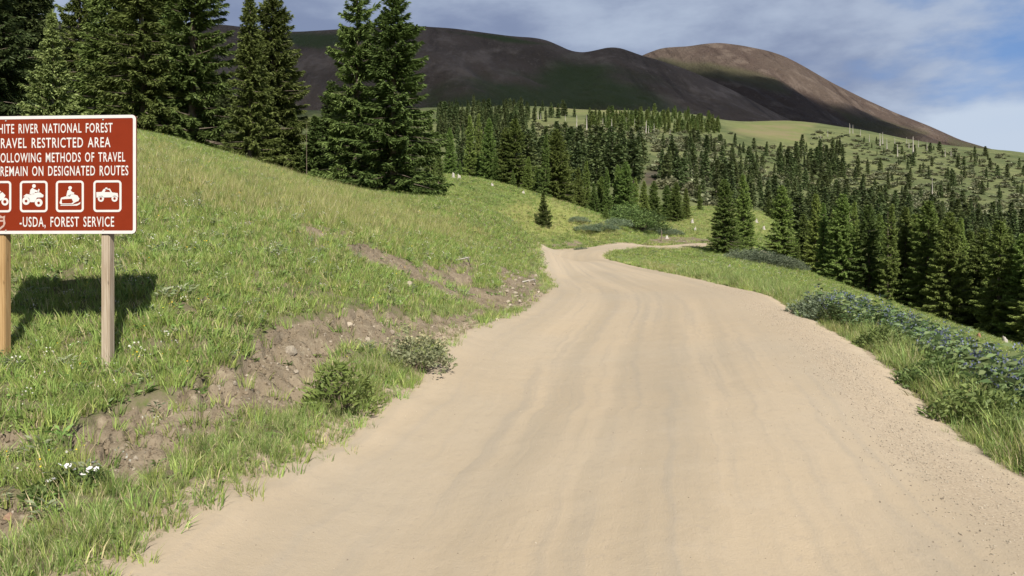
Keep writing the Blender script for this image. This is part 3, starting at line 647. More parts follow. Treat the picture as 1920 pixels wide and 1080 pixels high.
spruce(1019, ground_hit(1019, 424, 35, 80)[1], 358, 1.1, 5, 'lone small dark spruce on the open slope above the road bend', None, 'needles')
spruce(1136, 63, 380, 1.1, 5, 'small light spruce at the lower end of the second slope row', None, 'needles_mid')
spruce(1359, 51, 334, 1.15, 0, 'spruce standing where the road passes out of sight, nearer of a pair', None, 'needles_mid')
spruce(1395, 57, 325, 1.1, 2, 'spruce behind the one where the road passes out of sight', None, 'needles_mid')
row2 = [(1441, 100, 368, .9, 2), (1466, 62, 347, .95, 1), (1497, 56, 454, .7, 4), (1508, 64, 400, .9, 0), (1530, 60, 362, .85, 2), (1545, 56, 378, .8, 4), (1562, 64, 395, .9, 2), (1583, 54, 362, .85, 0), (1602, 57, 376, .75, 4), (1630, 53, 383, .85, 1), (1648, 58, 400, .8, 2),
        (1668, 51, 381, .8, 4), (1697, 52, 385, .85, 2), (1716, 56, 400, .8, 0), (1737, 50, 376, .9, 1), (1760, 55, 410, .85, 2), (1783, 48, 396, .85, 0), (1802, 50, 406, .75, 4), (1822, 53, 430, .9, 2), (1843, 48, 426, .9, 0), (1873, 45, 412, .95, 1), (1894, 47, 426, .85, 2), (1920, 44, 436, .9, 0), (1950, 42, 440, 1.0, 1)]
row2.sort()
for i, (px, d, top, wf, v) in enumerate(row2):
    spruce(px, d, top, wf*1.3, v, NTH[i]+' spruce from the left in the row below the right meadow', 'spruces below the right meadow', 'needles_mid' if i % 3 else 'needles')
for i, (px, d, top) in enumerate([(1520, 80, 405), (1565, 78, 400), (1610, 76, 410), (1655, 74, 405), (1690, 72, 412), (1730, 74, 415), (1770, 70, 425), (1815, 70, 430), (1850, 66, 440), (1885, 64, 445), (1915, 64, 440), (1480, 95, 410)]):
    spruce(px, d, top, 1.0, i % 3, 'dark spruce filling the gaps behind the row below the meadow', 'spruces behind the right row', 'needles_dark_shade')

# far stands: (outline in the photo, how many, height range, needles, label, group)
FARTREES = []
def scatter_far(poly, n, h0, h1, mat, key, lo=140, hi=1100, mind=3.0, seed=0):
    rs = np.random.default_rng(seed); P = np.array(poly, float); got = []; tries = 0
    while len(got) < n and tries < n*40:
        tries += 1
        px, py = rs.uniform(P[:, 0].min(), P[:, 0].max()), rs.uniform(P[:, 1].min(), P[:, 1].max())
        if poly_sd(np.array([px]), np.array([py]), P)[0] < 0: continue
        g = ground_hit(px, py, lo, hi)
        if g is None or any((g[0]-o[0])**2+(g[1]-o[1])**2 < mind**2 for o in got): continue
        got.append(g); FARTREES.append((g[0], g[1], rs.uniform(h0, h1)*rs.choice([1, 1, 0.85, 0.65, 1.12]), rs.uniform(0.85, 1.45), int(rs.integers(0, 3)), mat, key, rs.uniform(0, 6.28)))
scatter_far([(850, 348), (860, 310), (900, 290), (1000, 280), (1150, 285), (1210, 300), (1205, 335), (1180, 352), (1000, 352)], 230, 8.5, 12, 'needles_dark_shade', 'stand', 150, 420, 2.2, 1)
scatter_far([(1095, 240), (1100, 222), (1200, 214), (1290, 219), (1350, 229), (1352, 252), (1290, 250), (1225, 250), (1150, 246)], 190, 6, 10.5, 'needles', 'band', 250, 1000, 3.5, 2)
scatter_far([(820, 270), (820, 210), (1000, 204), (1080, 220), (1000, 232), (970, 270)], 150, 9, 13, 'needles_dark_shade', 'shade', 250, 1000, 4, 3)
scatter_far([(1380, 262), (1540, 282), (1620, 262), (1790, 285), (1920, 295), (1920, 400), (1720, 380), (1560, 345), (1420, 330), (1370, 300)], 130, 4, 9, 'needles_dark_shade', 'open', 220, 1000, 6, 4)
scatter_far([(1420, 362), (1480, 352), (1600, 362), (1760, 400), (1920, 428), (1920, 480), (1700, 470), (1440, 440)], 190, 7, 10.5, 'needles_dark_shade', 'valley', 150, 480, 3.5, 5)
scatter_far([(1250, 275), (1350, 262), (1400, 290), (1440, 350), (1420, 400), (1330, 392), (1250, 352), (1225, 320), (1225, 280)], 90, 6.5, 10, 'needles_dark_shade', 'mixed', 150, 700, 4, 6)
scatter_far([(1440, 330), (1500, 280), (1580, 285), (1600, 345), (1500, 345)], 55, 8, 12, 'needles_dark_shade', 'clump', 200, 700, 4, 7)
FL = {'stand': ('dark spruce in the dense shaded stand behind the second slope', 'spruces in the dense dark stand'),
      'band': ('small spruce in the forest belt along the top of the far meadow', 'spruces in the belt above the far meadow'),
      'shade': ('small dark spruce on the shaded slope under the long ridge', 'spruces on the shaded far slope'),
      'open': ('small spruce scattered on the pale open hillside under the peak', 'spruces scattered on the far open hillside'),
      'valley': ('dark spruce in the valley forest above the right tree row', 'spruces in the far valley forest'),
      'mixed': ('small spruce around the brown bare patch on the far slope', 'spruces around the far brown patch'),
      'clump': ('dark spruce in the thick clump in the middle of the far hillside', 'spruces in the far hillside clump')}
FARTREES.sort(key=lambda t: -(t[2]/t[1]))
# a tree counts as seen when its upper half clears the ground and the nearer trees
near_boxes = [(o.location.y, CX+F*o.location.x/o.location.y, 0.13*o.scale[2]*10*F/o.location.y*o.scale[0]/o.scale[2], CY-F*(o.location.z+10*o.scale[2]*0.85)/o.location.y, CY-F*o.location.z/o.location.y) for o in COL.objects if o.name.startswith('spruce_tree')]
SINGLE = []; REST = []; occ = {}
for t in sorted(FARTREES, key=lambda t: t[1]):
    px = CX+F*t[0]/t[1]; z = float(gz(t[0], t[1])); py = CY-F*(z+t[2]*0.8)/t[1]
    hid = any(abs(px-b[1]) < b[2] and b[3] < py < b[4] for b in near_boxes)
    cell = (int(px//5), int(py//9)); full = occ.get(cell, 0); occ[cell] = full+1
    (REST if hid or full >= 1 or len(SINGLE) > 9999 else SINGLE).append(t)
SINGLE.sort(key=lambda t: -(t[2]/t[1])); REST += SINGLE[205:]; SINGLE = SINGLE[:205]
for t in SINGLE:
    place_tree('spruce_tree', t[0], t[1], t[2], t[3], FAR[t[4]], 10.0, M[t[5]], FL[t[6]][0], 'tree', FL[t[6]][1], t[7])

# ------------------------------------------------------------------ scattering of uncountable stuff
def scatter(name, pts, rot, scl, idx, protos, label):
    """one object: points that carry copies of the given meshes"""
    pc = bpy.data.collections.new(name+' pieces')
    for i, (me) in enumerate(protos):
        pc.objects.link(bpy.data.objects.new('%s_piece_%02d' % (name, i), me))
    me = bpy.data.meshes.new(name); me.vertices.add(len(pts)); me.vertices.foreach_set('co', np.asarray(pts, np.float32).ravel())
    a = me.attributes.new('rot', 'FLOAT_VECTOR', 'POINT'); a.data.foreach_set('vector', np.asarray(rot, np.float32).ravel())
    a = me.attributes.new('scl', 'FLOAT_VECTOR', 'POINT'); a.data.foreach_set('vector', np.asarray(scl, np.float32).ravel())
    a = me.attributes.new('idx', 'INT', 'POINT'); a.data.foreach_set('value', np.asarray(idx, np.int32))
    o = bpy.data.objects.new(name, me); COL.objects.link(o)
    g = bpy.data.node_groups.new(name, 'GeometryNodeTree')
    g.interface.new_socket('Geometry', in_out='INPUT', socket_type='NodeSocketGeometry'); g.interface.new_socket('Geometry', in_out='OUTPUT', socket_type='NodeSocketGeometry')
    gi = g.nodes.new('NodeGroupInput'); go = g.nodes.new('NodeGroupOutput'); ip = g.nodes.new('GeometryNodeInstanceOnPoints')
    ci = g.nodes.new('GeometryNodeCollectionInfo'); ci.inputs[0].default_value = pc; ci.inputs[1].default_value = True; ci.inputs[2].default_value = True
    def na(nm, ty):
        n_ = g.nodes.new('GeometryNodeInputNamedAttribute'); n_.data_type = ty; n_.inputs[0].default_value = nm; return n_.outputs[0]
    g.links.new(gi.outputs[0], ip.inputs['Points']); g.links.new(ci.outputs[0], ip.inputs['Instance'])
    ip.inputs['Pick Instance'].default_value = True
    g.links.new(na('idx', 'INT'), ip.inputs['Instance Index']); g.links.new(na('rot', 'FLOAT_VECTOR'), ip.inputs['Rotation']); g.links.new(na('scl', 'FLOAT_VECTOR'), ip.inputs['Scale'])
    g.links.new(ip.outputs[0], go.inputs[0])
    md = o.modifiers.new('scatter', 'NODES'); md.node_group = g
    tag(o, label, kind='stuff'); return o
def joined(pair, mat):
    """crown and trunk of a far tree as one piece"""
    vs_, qs, ts, tn, n0 = [], [], [], [], 0
    me = bpy.data.meshes.new('forest tree'); bm = bmesh.new(); bm.from_mesh(pair[0]); k = len(bm.faces); bm.from_mesh(pair[1])
    for i, f in enumerate(bm.faces): f.material_index = 0 if i < k else 1
    bm.to_mesh(me); bm.free(); me.materials.append(mat); me.materials.append(M['bark']); return me
FP = [joined(f, M[m_]) for m_ in ('needles', 'needles_dark_shade') for f in FAR]
if REST:
    X = np.array([t[0] for t in REST]); Y = np.array([t[1] for t in REST])
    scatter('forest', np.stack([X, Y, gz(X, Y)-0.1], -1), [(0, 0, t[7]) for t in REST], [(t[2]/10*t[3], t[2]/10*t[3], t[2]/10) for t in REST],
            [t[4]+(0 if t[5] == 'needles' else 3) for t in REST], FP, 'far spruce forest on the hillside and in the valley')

# ------------------------------------------------------------------ leafy things: one builder for shrubs and plants
def leaf_quads(P, D, L, Wd, rs, droop=0.15):
    n_ = len(P); D = D/(np.linalg.norm(D, axis=1)[:, None]+1e-9)
    sd_ = np.cross(D, rs.normal(0, 1, (n_, 3))); sd_ /= np.linalg.norm(sd_, axis=1)[:, None]+1e-9
    L = np.broadcast_to(L, n_)[:, None]; Wd = np.broadcast_to(Wd, n_)[:, None]
    q = np.stack([P, P+D*L*0.45+sd_*Wd*0.5, P+D*L-np.array([0, 0, 1.0])*L*droop, P+D*L*0.45-sd_*Wd*0.5], 1)
    return q.reshape(-1, 3)
def mk_leafmesh(name, V, tint, mat, straw=None):
    me = npmesh(name, V, np.arange(len(V)).reshape(-1, 4)); fattr(me, 'tint', np.repeat(tint, 4))
    fattr(me, 'straw', np.repeat(straw, 4) if straw is not None else np.zeros(len(V)))
    me.materials.append(mat); return me
def stems_mesh(name, segs, mat, r=0.004):
    V = []; T = []
    for a, b in segs:
        a = np.array(a); b = np.array(b); k = len(V); e1 = np.array([1, 0.2, 0])*r; e2 = np.array([-0.3, 1, 0])*r
        V += [a+e1, a-e1*0.5+e2, a-e1*0.5-e2, b]; T += [(k, k+1, k+3), (k+1, k+2, k+3), (k+2, k, k+3)]
    me = npmesh(name, np.array(V), None, np.array(T)); fattr(me, 'tint', np.full(len(V), 0.4)); fattr(me, 'straw', np.zeros(len(V))); me.materials.append(mat); return me
M['sage'] = mat_leaf('sage leaves', (0.125, 0.155, 0.080), (0.25, 0.27, 0.155))
M['willow'] = mat_leaf('willow leaves', (0.105, 0.140, 0.085), (0.195, 0.235, 0.150))
M['bush'] = mat_leaf('dark bush leaves', (0.065, 0.105, 0.032), (0.145, 0.200, 0.062))
M['forb'] = mat_leaf('low herbs', (0.106, 0.174, 0.041), (0.218, 0.299, 0.088), None, 0, 0.3, 0.02)
M['cream'] = mat_leaf('cream flower heads', (0.33, 0.33, 0.16), (0.48, 0.46, 0.26))
M['bluebell_leaf'] = mat_leaf('bluebell leaves', (0.105, 0.165, 0.060), (0.215, 0.285, 0.120))
M['bluebell'] = mat_leaf('bluebell flowers', (0.095, 0.115, 0.190), (0.165, 0.190, 0.270))
M['stem'] = mat_leaf('green stems', (0.09, 0.10, 0.04), (0.15, 0.15, 0.07))
M['twig'] = mat_bark('twigs', (0.10, 0.075, 0.055), (0.18, 0.14, 0.105))
def shrub_mesh(name, seed, r, h, n_cl, per, L, Wd, mat, clump=0.10, stemmat=None, flat=0.4, upward=0.5, under=0.0):
    rs = np.random.default_rng(seed)
    a = rs.uniform(0, 6.28, n_cl); rr = r*np.sqrt(rs.uniform(0, 1, n_cl)); zt = h*np.sqrt(np.maximum(0.02, 1-(rr/r)**2))
    zz = zt*(under+(1-under)*rs.uniform(0.12, 1.0, n_cl)**0.6)*rs.uniform(0.75, 1.12, n_cl)
    C = np.stack([rr*np.cos(a), rr*np.sin(a), zz], -1)
    P = np.repeat(C, per, 0)+rs.normal(0, clump, (n_cl*per, 3))*np.array([1, 1, 0.7]); P[:, 2] = np.maximum(P[:, 2], 0.01)
    D = rs.normal(0, 1, P.shape); D[:, 2] = np.abs(D[:, 2])*upward+0.25; D[:, :2] += (P[:, :2]/r)*0.6
    V = leaf_quads(P, D, L*rs.uniform(0.6, 1.3, len(P)), Wd*rs.uniform(0.7, 1.3, len(P)), rs)
    leaf = mk_leafmesh(name+' foliage', V, np.clip(np.repeat(rs.uniform(0.1, 0.9, n_cl), per)+rs.normal(0, 0.15, len(P)), 0, 1), mat)
    st = stems_mesh(name+' stems', [((rs.uniform(-.1, .1)*r, rs.uniform(-.1, .1)*r, -0.03), c*np.array([1, 1, 0.92])) for c in C[::max(1, n_cl//40)]], stemmat or M['twig'], 0.004+0.004*h)
    return leaf, st, C
def put(name, X, Y, s, parts, label, cat, group=None, rz=None, sink=0.02, sz=None):
    t = empty(name, (X, Y, float(gz(X, Y))-sink), random.uniform(0, 6.28) if rz is None else rz); t.scale = (s, s, s if sz is None else sz); tag(t, label, cat, group)
    for nm, me in parts: o = bpy.data.objects.new(nm, me); COL.objects.link(o); o.parent = t
    return t
def at(px, py, lo=2.3, hi=1600):
    g = ground_hit(px, py, lo, hi); return g
wil = [shrub_mesh('willow %d' % i, 300+i, 1.0, 0.75, 170, 20, 0.085, 0.04, M['willow'], 0.09) for i in range(3)]
bsh = [shrub_mesh('bush %d' % i, 320+i, 1.0, 1.1, 190, 22, 0.085, 0.045, M['bush'], 0.10) for i in range(2)]
G2 = 'grey green willow shrubs'
for i, (px, py, d, s, lab) in enumerate([(1392, 492, 47, 1.1, 'grey green willow shrub just right of the tree by the road end'), (1412, 497, 46, 1.2, 'grey green willow shrub, second from the road end tree'), (1436, 502, 45, 1.25, 'grey green willow shrub in the middle of the low shrub band'),
         (1460, 506, 45, 1.2, 'grey green willow shrub, fourth along the low shrub band'), (1482, 511, 45, 1.0, 'grey green willow shrub at the downhill end of the shrub band')]):
    put('willow_shrub', (px-CX)/F*d, d, s, (('foliage', wil[i % 3][0]), ('stems', wil[i % 3][1])), lab, 'shrub', G2, sz=s*0.75)
for i, (px, d, s, lab, kk) in enumerate([(1100, 57.5, 1.1, 'low rounded shrub halfway down the second slope', 0), (1085, 59, 0.9, 'small shrub higher up beside the rounded shrub on second slope', 0), (1130, 58, 1.2, 'grey shrub low on the second slope above the road', 1), (1155, 61, 1.3, 'broad shrub at the foot of the second slope', 1),
         (1180, 65, 2.0, 'large bushy shrub at the foot of the second slope trees', 2), (1200, 66, 2.2, 'tall rounded bush beside the far road edge', 2), (1168, 66, 1.7, 'bush under the last second slope spruces', 2), (1255, 66, 1.2, 'shrub on the far side of the road before the bare bank', 1), (1225, 68, 1.1, 'low shrub right of the tall rounded bush', 1),
         (920, 38, 1.0, 'low dark shrub in the dip behind the near hill', 0), (1090, 50.5, 0.5, 'small shrub at the road bend bank', 0)]):
    src = (wil if kk < 2 else bsh)[i % 2]
    put('shrub', (px-CX)/F*d, d, s, (('foliage', src[0]), ('stems', src[1])), lab, 'shrub', 'shrubs on the second slope', sz=s*0.62 if kk < 2 else s*0.8)

# bushes by the near road
g = at(640, 765); a_ = shrub_mesh('thistle bush', 401, 0.30, 0.42, 64, 11, 0.085, 0.022, M['forb'], 0.035, upward=1.0)
put('leafy_bush', g[0], g[1], 1.0, (('foliage', a_[0]), ('stems', a_[1])), 'dark green leafy bush at the left road edge', 'bush')
g = at(778, 693); a_ = shrub_mesh('sage bush', 402, 0.30, 0.34, 90, 16, 0.050, 0.018, M['sage'], 0.035, upward=1.0)
t_ = put('sage_bush', g[0], g[1], 1.15, (('foliage', a_[0]), ('stems', a_[1])), 'pale sage bush with cream flower heads at the left road edge', 'bush')
rs = np.random.default_rng(5); top = a_[2][a_[2][:, 2] > 0.17]; P = np.repeat(top, 9, 0)+rs.normal(0, 0.018, (len(top)*9, 3))+[0, 0, 0.05]
V = leaf_quads(P, rs.normal(0, 1, P.shape)+[0, 0, 1.2], 0.022, 0.018, rs); me = mk_leafmesh('flower heads', V, rs.uniform(0, 1, len(P)), M['cream'])
o = bpy.data.objects.new('flower_heads', me); COL.objects.link(o); o.parent = t_
# grey shrub at the near end of the bluebells
X, Y = 4.75, 12.2; a_ = shrub_mesh('grey shrub', 403, 0.52, 0.42, 150, 16, 0.075, 0.026, M['willow'], 0.045, upward=0.8)
put('shrub', X, Y, 1.0, (('foliage', a_[0]), ('stems', a_[1])), 'silvery shrub overhanging the right road edge before the blue flowers', 'shrub')

for i, (X, Y, s_, lab) in enumerate([(3.72, 6.45, 0.85, 'dark leafy bush at the right road edge nearest the viewer'), (3.98, 7.6, 0.75, 'leafy bush in the middle of the right road edge'), (4.42, 9.6, 0.7, 'small leafy bush at the right road edge before the silvery shrub')]):
    a_ = shrub_mesh('verge bush %d' % i, 410+i, 0.36, 0.42, 95, 14, 0.07, 0.024, M['bush'], 0.04, upward=0.9)
    put('leafy_bush', X, Y, s_*1.15, (('foliage', a_[0]), ('stems', a_[1])), lab, 'bush')
# blue flowering plants on the right verge
def bluebell_meshes(seed):
    rs = np.random.default_rng(seed); LP, LD, FPt, FD, seg = [], [], [], [], []
    for s in range(13):
        a = rs.uniform(0, 6.28); r = rs.uniform(0.02, 0.16); h = rs.uniform(0.30, 0.52); tip = np.array([math.cos(a)*r*1.7, math.sin(a)*r*1.7, h]); b = np.array([math.cos(a)*r*0.4, math.sin(a)*r*0.4, 0])
        seg.append((b, tip))
        for k in np.linspace(0.15, 0.97, 13):
            LP.append(b+(tip-b)*k); an = rs.uniform(0, 6.28); LD.append((math.cos(an), math.sin(an), rs.uniform(0.0, 0.8)))
        if rs.random() < 0.6:
            for k in range(8): FPt.append(tip+rs.normal(0, 0.022, 3)); FD.append((rs.normal(0, 0.6), rs.normal(0, 0.6), -0.6))
    LP, LD, FPt, FD = map(np.array, (LP, LD, FPt, FD))
    leaf = mk_leafmesh('bluebell foliage', leaf_quads(LP, LD, rs.uniform(0.07, 0.12, len(LP)), 0.034, rs, 0.25), rs.uniform(0, 1, len(LP)), M['bluebell_leaf'])
    fl = mk_leafmesh('bluebell blossoms', leaf_quads(FPt, FD, 0.026, 0.017, rs, 0.1), rs.uniform(0, 1, len(FPt)), M['bluebell'])
    return leaf, fl, stems_mesh('bluebell stems', seg, M['stem'], 0.004)
BB = [bluebell_meshes(500+i) for i in range(4)]
def right_edge_x(Y): return float(np.interp(Y, RRd[:, 1], RRd[:, 0]))
rs = np.random.default_rng(77); k = 0
while k < 86:
    Y = rs.uniform(6.4, 12.8); off = rs.uniform(0.65, 1.9) if Y < 10.5 else rs.uniform(0.25, 1.6)
    X = right_edge_x(Y)+off; m_ = BB[k % 4]; s = rs.uniform(0.85, 1.22)*(1.15 if Y < 8 else 1.0)
    put('bluebell_plant', X, Y, s, (('foliage', m_[0]), ('blossoms', m_[1]), ('stems', m_[2])), 'blue flowered leafy plant '+('at the near end of the bed, by the right photo edge' if Y < 8.3 else 'midway along the bed on the right verge' if Y < 10.6 else 'at the far end of the bed beside the silvery shrub'), 'plant', 'blue flowering plants, '+('near end' if Y < 8.3 else 'middle' if Y < 10.6 else 'far end')); k += 1

# white wildflowers at the foot of the bank
M['petal'] = mat_paint('white petals', (0.58, 0.57, 0.57), 0.6)
M['petalcore'] = mat_paint('flower centre', (0.5, 0.4, 0.08), 0.6)
def blossom_mesh():
    bm = bmesh.new()
    for i in range(6):
        a = i*math.pi/3; c, s = math.cos(a), math.sin(a); e = (-s, c)
        v = [bm.verts.new(p) for p in ((0, 0, 0), (c*.011+e[0]*.008, s*.011+e[1]*.008, .004), (c*.019, s*.019, .007), (c*.011-e[0]*.008, s*.011-e[1]*.008, .004))]; bm.faces.new(v)
    me = bpy.data.meshes.new('blossom'); bm.to_mesh(me); bm.free(); me.materials.append(M['petal']); return me
BL = blossom_mesh()
rs = np.random.default_rng(31)
for px, py, n_, lab in [(120, 905, 7, 'clump of white wildflowers at the foot of the bank, left one'), (172, 905, 6, 'clump of white wildflowers at the foot of the bank, right one'), (86, 930, 2, 'pair of white flowers below the wildflower clumps')]:
    g = at(px, py); lf = shrub_mesh('flower leaves %d' % px, 600+px, 0.09, 0.07, 24, 8, 0.05, 0.018, M['bush'], 0.02, M['stem'], upward=1.0)
    t_ = put('wildflower', g[0], g[1], 1.0, (('leaves', lf[0]), ('stems', lf[1])), lab, 'flower', 'white wildflowers on the bank')
    for i in range(n_):
        o = bpy.data.objects.new('blossom', BL); COL.objects.link(o); o.parent = t_; o.location = (rs.normal(0, .045), rs.normal(0, .05), rs.uniform(.07, .13)); o.rotation_euler = (rs.uniform(-.2, 1.0), rs.normal(0, .5), rs.uniform(0, 6.28)); o.scale = (rs.uniform(.75, 1.1),)*3

# ------------------------------------------------------------------ dead trees, stumps, stones
def snag_mesh(seed, H=8.0, r=0.16, stubs=7):
    rs = np.random.default_rng(seed); ns, nv = 8, 7; z = np.linspace(-0.3, H, ns); rr = r*(1-z/H*0.82); bx_ = 0.05*H*np.cumsum(rs.normal(0, 0.12, ns)); an = np.linspace(0, 6.283, nv, endpoint=False)
    V = np.stack([rr[:, None]*np.cos(an)+bx_[:, None], rr[:, None]*np.sin(an), np.repeat(z[:, None], nv, 1)], -1); V[-1, :, 2] += rs.uniform(-0.3, 0.3, nv)
    i = np.arange(ns*nv).reshape(ns, nv); q = np.stack([i[:-1], np.roll(i, -1, 1)[:-1], np.roll(i, -1, 1)[1:], i[1:]], -1).reshape(-1, 4)
    V = V.reshape(-1, 3); T = []
    S = []
    for s in range(stubs):
        zz = rs.uniform(0.3, 0.95)*H; a = rs.uniform(0, 6.28); L = rs.uniform(0.2, 0.8); b = np.array([np.interp(zz, z, bx_), 0, zz]); t = b+np.array([math.cos(a)*L, math.sin(a)*L, rs.uniform(-.2, .3)]); k = len(V)+len(S)
        S += [b+[0, 0, .04], b-[0.03, 0.03, 0], b+[0.03, -0.03, 0], t]; T += [(k, k+1, k+3), (k+1, k+2, k+3), (k+2, k, k+3)]
    cap = [tuple(i[-1])]
    if S: V = np.concatenate([V, np.array(S)])
    me = npmesh('dead trunk', V, q, np.array(T+[(int(i[-1, 0]), int(i[-1, j]), int(i[-1, j+1])) for j in range(1, nv-1)]), True); me.materials.append(M['snag']); return me
SN = [snag_mesh(700+i) for i in range(4)]
def snag(px, top, bot, label, group=None, d=None, wide=1.0, i=0):
    if d is None:
        g = at(px, bot, 150, 1100)
        if g is None: return
        X, Y, z = g
    else: X, Y = (px-CX)/F*d, d; z = float(gz(X, Y))
    h = (CY-top)/F*Y-z if d is not None else (bot-top)/F*Y
    o = bpy.data.objects.new('dead_tree', SN[i % 4]); COL.objects.link(o); o.location = (X, Y, z-0.05); s = h/8.0; o.scale = (max(s, .4)*wide, max(s, .4)*wide, s); o.rotation_euler = (0, 0, random.uniform(0, 6.28))
    tag(o, label, 'dead tree', group)
    if d is not None: o.material_slots[0].link = 'OBJECT'; o.material_slots[0].material = M['bark']
GS = 'bleached dead trunks on the far hill'
for i, (px, a, b) in enumerate([(1009, 207, 224), (1014, 212, 224), (1081, 215, 237), (1100, 215, 243), (1130, 221, 234), (1147, 223, 246), (1174, 220, 238), (1190, 222, 236), (1211, 226, 254), (1216, 236, 254), (1226, 231, 248), (1060, 214, 226), (1256, 240, 252)]):
    snag(px, a, b, 'bleached dead trunk in the sunny far meadow above the dark stand', 'dead trunks in the far meadow', None, 2.3, i)
for i, (px, a, b) in enumerate([(1538, 252, 274), (1552, 243, 256), (1593, 231, 250), (1599, 234, 250), (1613, 242, 256), (1650, 250, 274), (1655, 248, 272), (1663, 259, 281), (1678, 258, 278), (1700, 257, 272), (1704, 262, 278), (1712, 256, 297), (1722, 262, 276), (1738, 266, 282), (1772, 277, 294), (1783, 279, 294), (1830, 289, 300), (1480, 285, 306), (1512, 300, 318), (1683, 270, 296), (1630, 252, 266), (1577, 262, 280)]):
    snag(px, a, b, 'bleached dead trunk standing on the pale hillside under the peak', GS, None, 2.3, i)
snag(1748, 333, 367, 'tall pale dead trunk standing alone low on the far right hillside', None, None, 1.5, 1)
snag(575, 228, 335, 'thin dead stick standing between the near hill spruces', None, 33.5, 0.25, 2)
snag(1593, 388, 520, 'pale dead trunk showing among the spruces below the right meadow', None, 53.8, 0.42, 3)
snag(1033, 290, 375, 'pale dead trunk against the largest spruce of the second slope', None, 68.6, 0.25, 0)
snag(1665, 400, 550, 'slim dead trunk in the middle of the right spruce row', None, 50.8, 0.3, 1)
snag(1240, 428, 447, 'short thin dead stem beside the far road edge', None, 61, 1.0, 2)

def stump_mesh(seed, split=0.5):
    rs = np.random.default_rng(seed); nv = 14; an = np.linspace(0, 6.283, nv, endpoint=False); rings = []
    for z, r in ((-0.15, 1.5), (0.0, 1.25), (0.18, 0.95), (0.5, 0.82), (1.0, 0.72)):
        j = 1+0.16*np.sin(an*4+seed)*(1.2-z)+rs.normal(0, 0.04, nv)
        zz = np.full(nv, z)
        if z == 1.0: zz = 1.0-split*np.abs(np.sin(an*0.5+seed))+rs.normal(0, 0.07, nv)
        rings.append(np.stack([r*0.5*j*np.cos(an), r*0.5*j*np.sin(an), zz], -1))
    rings.append(np.stack([0.12*np.cos(an), 0.12*np.sin(an), np.full(nv, 0.78-split*0.45)], -1))
    V = np.array(rings); i = np.arange(V.shape[0]*nv).reshape(-1, nv); q = np.stack([i[:-1], np.roll(i, -1, 1)[:-1], np.roll(i, -1, 1)[1:], i[1:]], -1).reshape(-1, 4)
    T = [(int(i[-1, 0]), int(i[-1, j]), int(i[-1, j+1])) for j in range(1, nv-1)]
    return npmesh('stump', V.reshape(-1, 3), q, np.array(T))
ST = []
for i in range(4): me = stump_mesh(20+i, 0.25+0.2*i); me.materials.append(M['snag']); ST.append(me)
STR = stump_mesh(40, 0.3); STR.materials.append(M['snag_red'])
for i, (px, py, hp, wp, lab, red) in enumerate([(1849, 626, 22, 24, 'broad pale pointed stump at the edge of the right trees', 0), (1884, 645, 16, 10, 'narrow pale stump beside the photo edge on the right meadow', 0), (1835, 636, 13, 8, 'small dark red stump left of the pointed stump', 1), (1870, 632, 13, 8, 'small pale stump right of the pointed stump', 0),
        (1668, 561, 15, 9, 'red rotten stump on the meadow before the right tree row', 1), (1692, 572, 20, 14, 'pale upright stump next to the red rotten stump', 0), (1542, 553, 11, 9, 'little white stump in the right verge grass', 0), (1367, 503, 9, 7, 'tiny white stump in the meadow near the shrub band', 0)]):
    g = at(px, py, 14, 60); 
    if g is None: continue
    o = bpy.data.objects.new('tree_stump', STR if red else ST[i % 4]); COL.objects.link(o); s = g[1]/F
    o.location = g; o.scale = (wp*s, wp*s, hp*s); o.rotation_euler = (0, 0, i*1.3); tag(o, lab, 'stump', 'weathered stumps')
for i, (px, py, hp, wp, lab) in enumerate([(850, 333, 10, 5, 'pale stump, left of the two at the second slope top'), (861, 335, 10, 7, 'pale stump, right of the two at the second slope top'), (923, 348, 6, 5, 'tiny pale stump under the second slope spruces'), (981, 362, 6, 5, 'tiny white stump left of the tall second slope spruces'),
        (1252, 404, 6, 5, 'tiny white stump before the spruces across the far road'), (1298, 418, 8, 5, 'white stump, upper one on the far road meadow'), (1303, 432, 8, 5, 'white stump, lower one on the far road meadow'), (1418, 417, 8, 5, 'white stump right of the road end spruces'), (1432, 430, 7, 5, 'white stump lower right of the road end spruces'), (1250, 447, 6, 6, 'pale stone like stump at the far road bank')]):
    g = at(px, py, 35, 130)
    if g is None: continue
    o = bpy.data.objects.new('tree_stump', ST[i % 4]); COL.objects.link(o); s = g[1]/F; o.location = g; o.scale = (wp*s, wp*s, hp*s); o.rotation_euler = (0, 0, i); tag(o, lab, 'stump', 'weathered stumps')

M['stone'] = mat_rock('pale stone', (0.274, 0.230, 0.180), (0.360, 0.317, 0.252)); M['stone_red'] = mat_rock('reddish stone', (0.259, 0.158, 0.108), (0.331, 0.223, 0.158)); M['stone_grey'] = mat_rock('grey brown stone', (0.202, 0.169, 0.133), (0.288, 0.245, 0.194))
def stone_mesh(seed, sub=2, mat=None):
    bm = bmesh.new(); bmesh.ops.create_icosphere(bm, subdivisions=sub, radius=0.5); r_ = random.Random(seed); pl = [(Vector((r_.gauss(0, 1), r_.gauss(0, 1), r_.gauss(0, 1))).normalized(), r_.uniform(0.26, 0.42)) for _ in range(9)]
    for v in bm.verts:
        for n_, d_ in pl:
            e = v.co.dot(n_)-d_
            if e > 0: v.co -= n_*e*0.9
        v.co *= 1+r_.gauss(0, 0.02)
    me = bpy.data.meshes.new('stone'); bm.to_mesh(me); bm.free()
    if mat: me.materials.append(mat)
    return me
STN = [stone_mesh(800+i, 2, M['stone']) for i in range(4)]
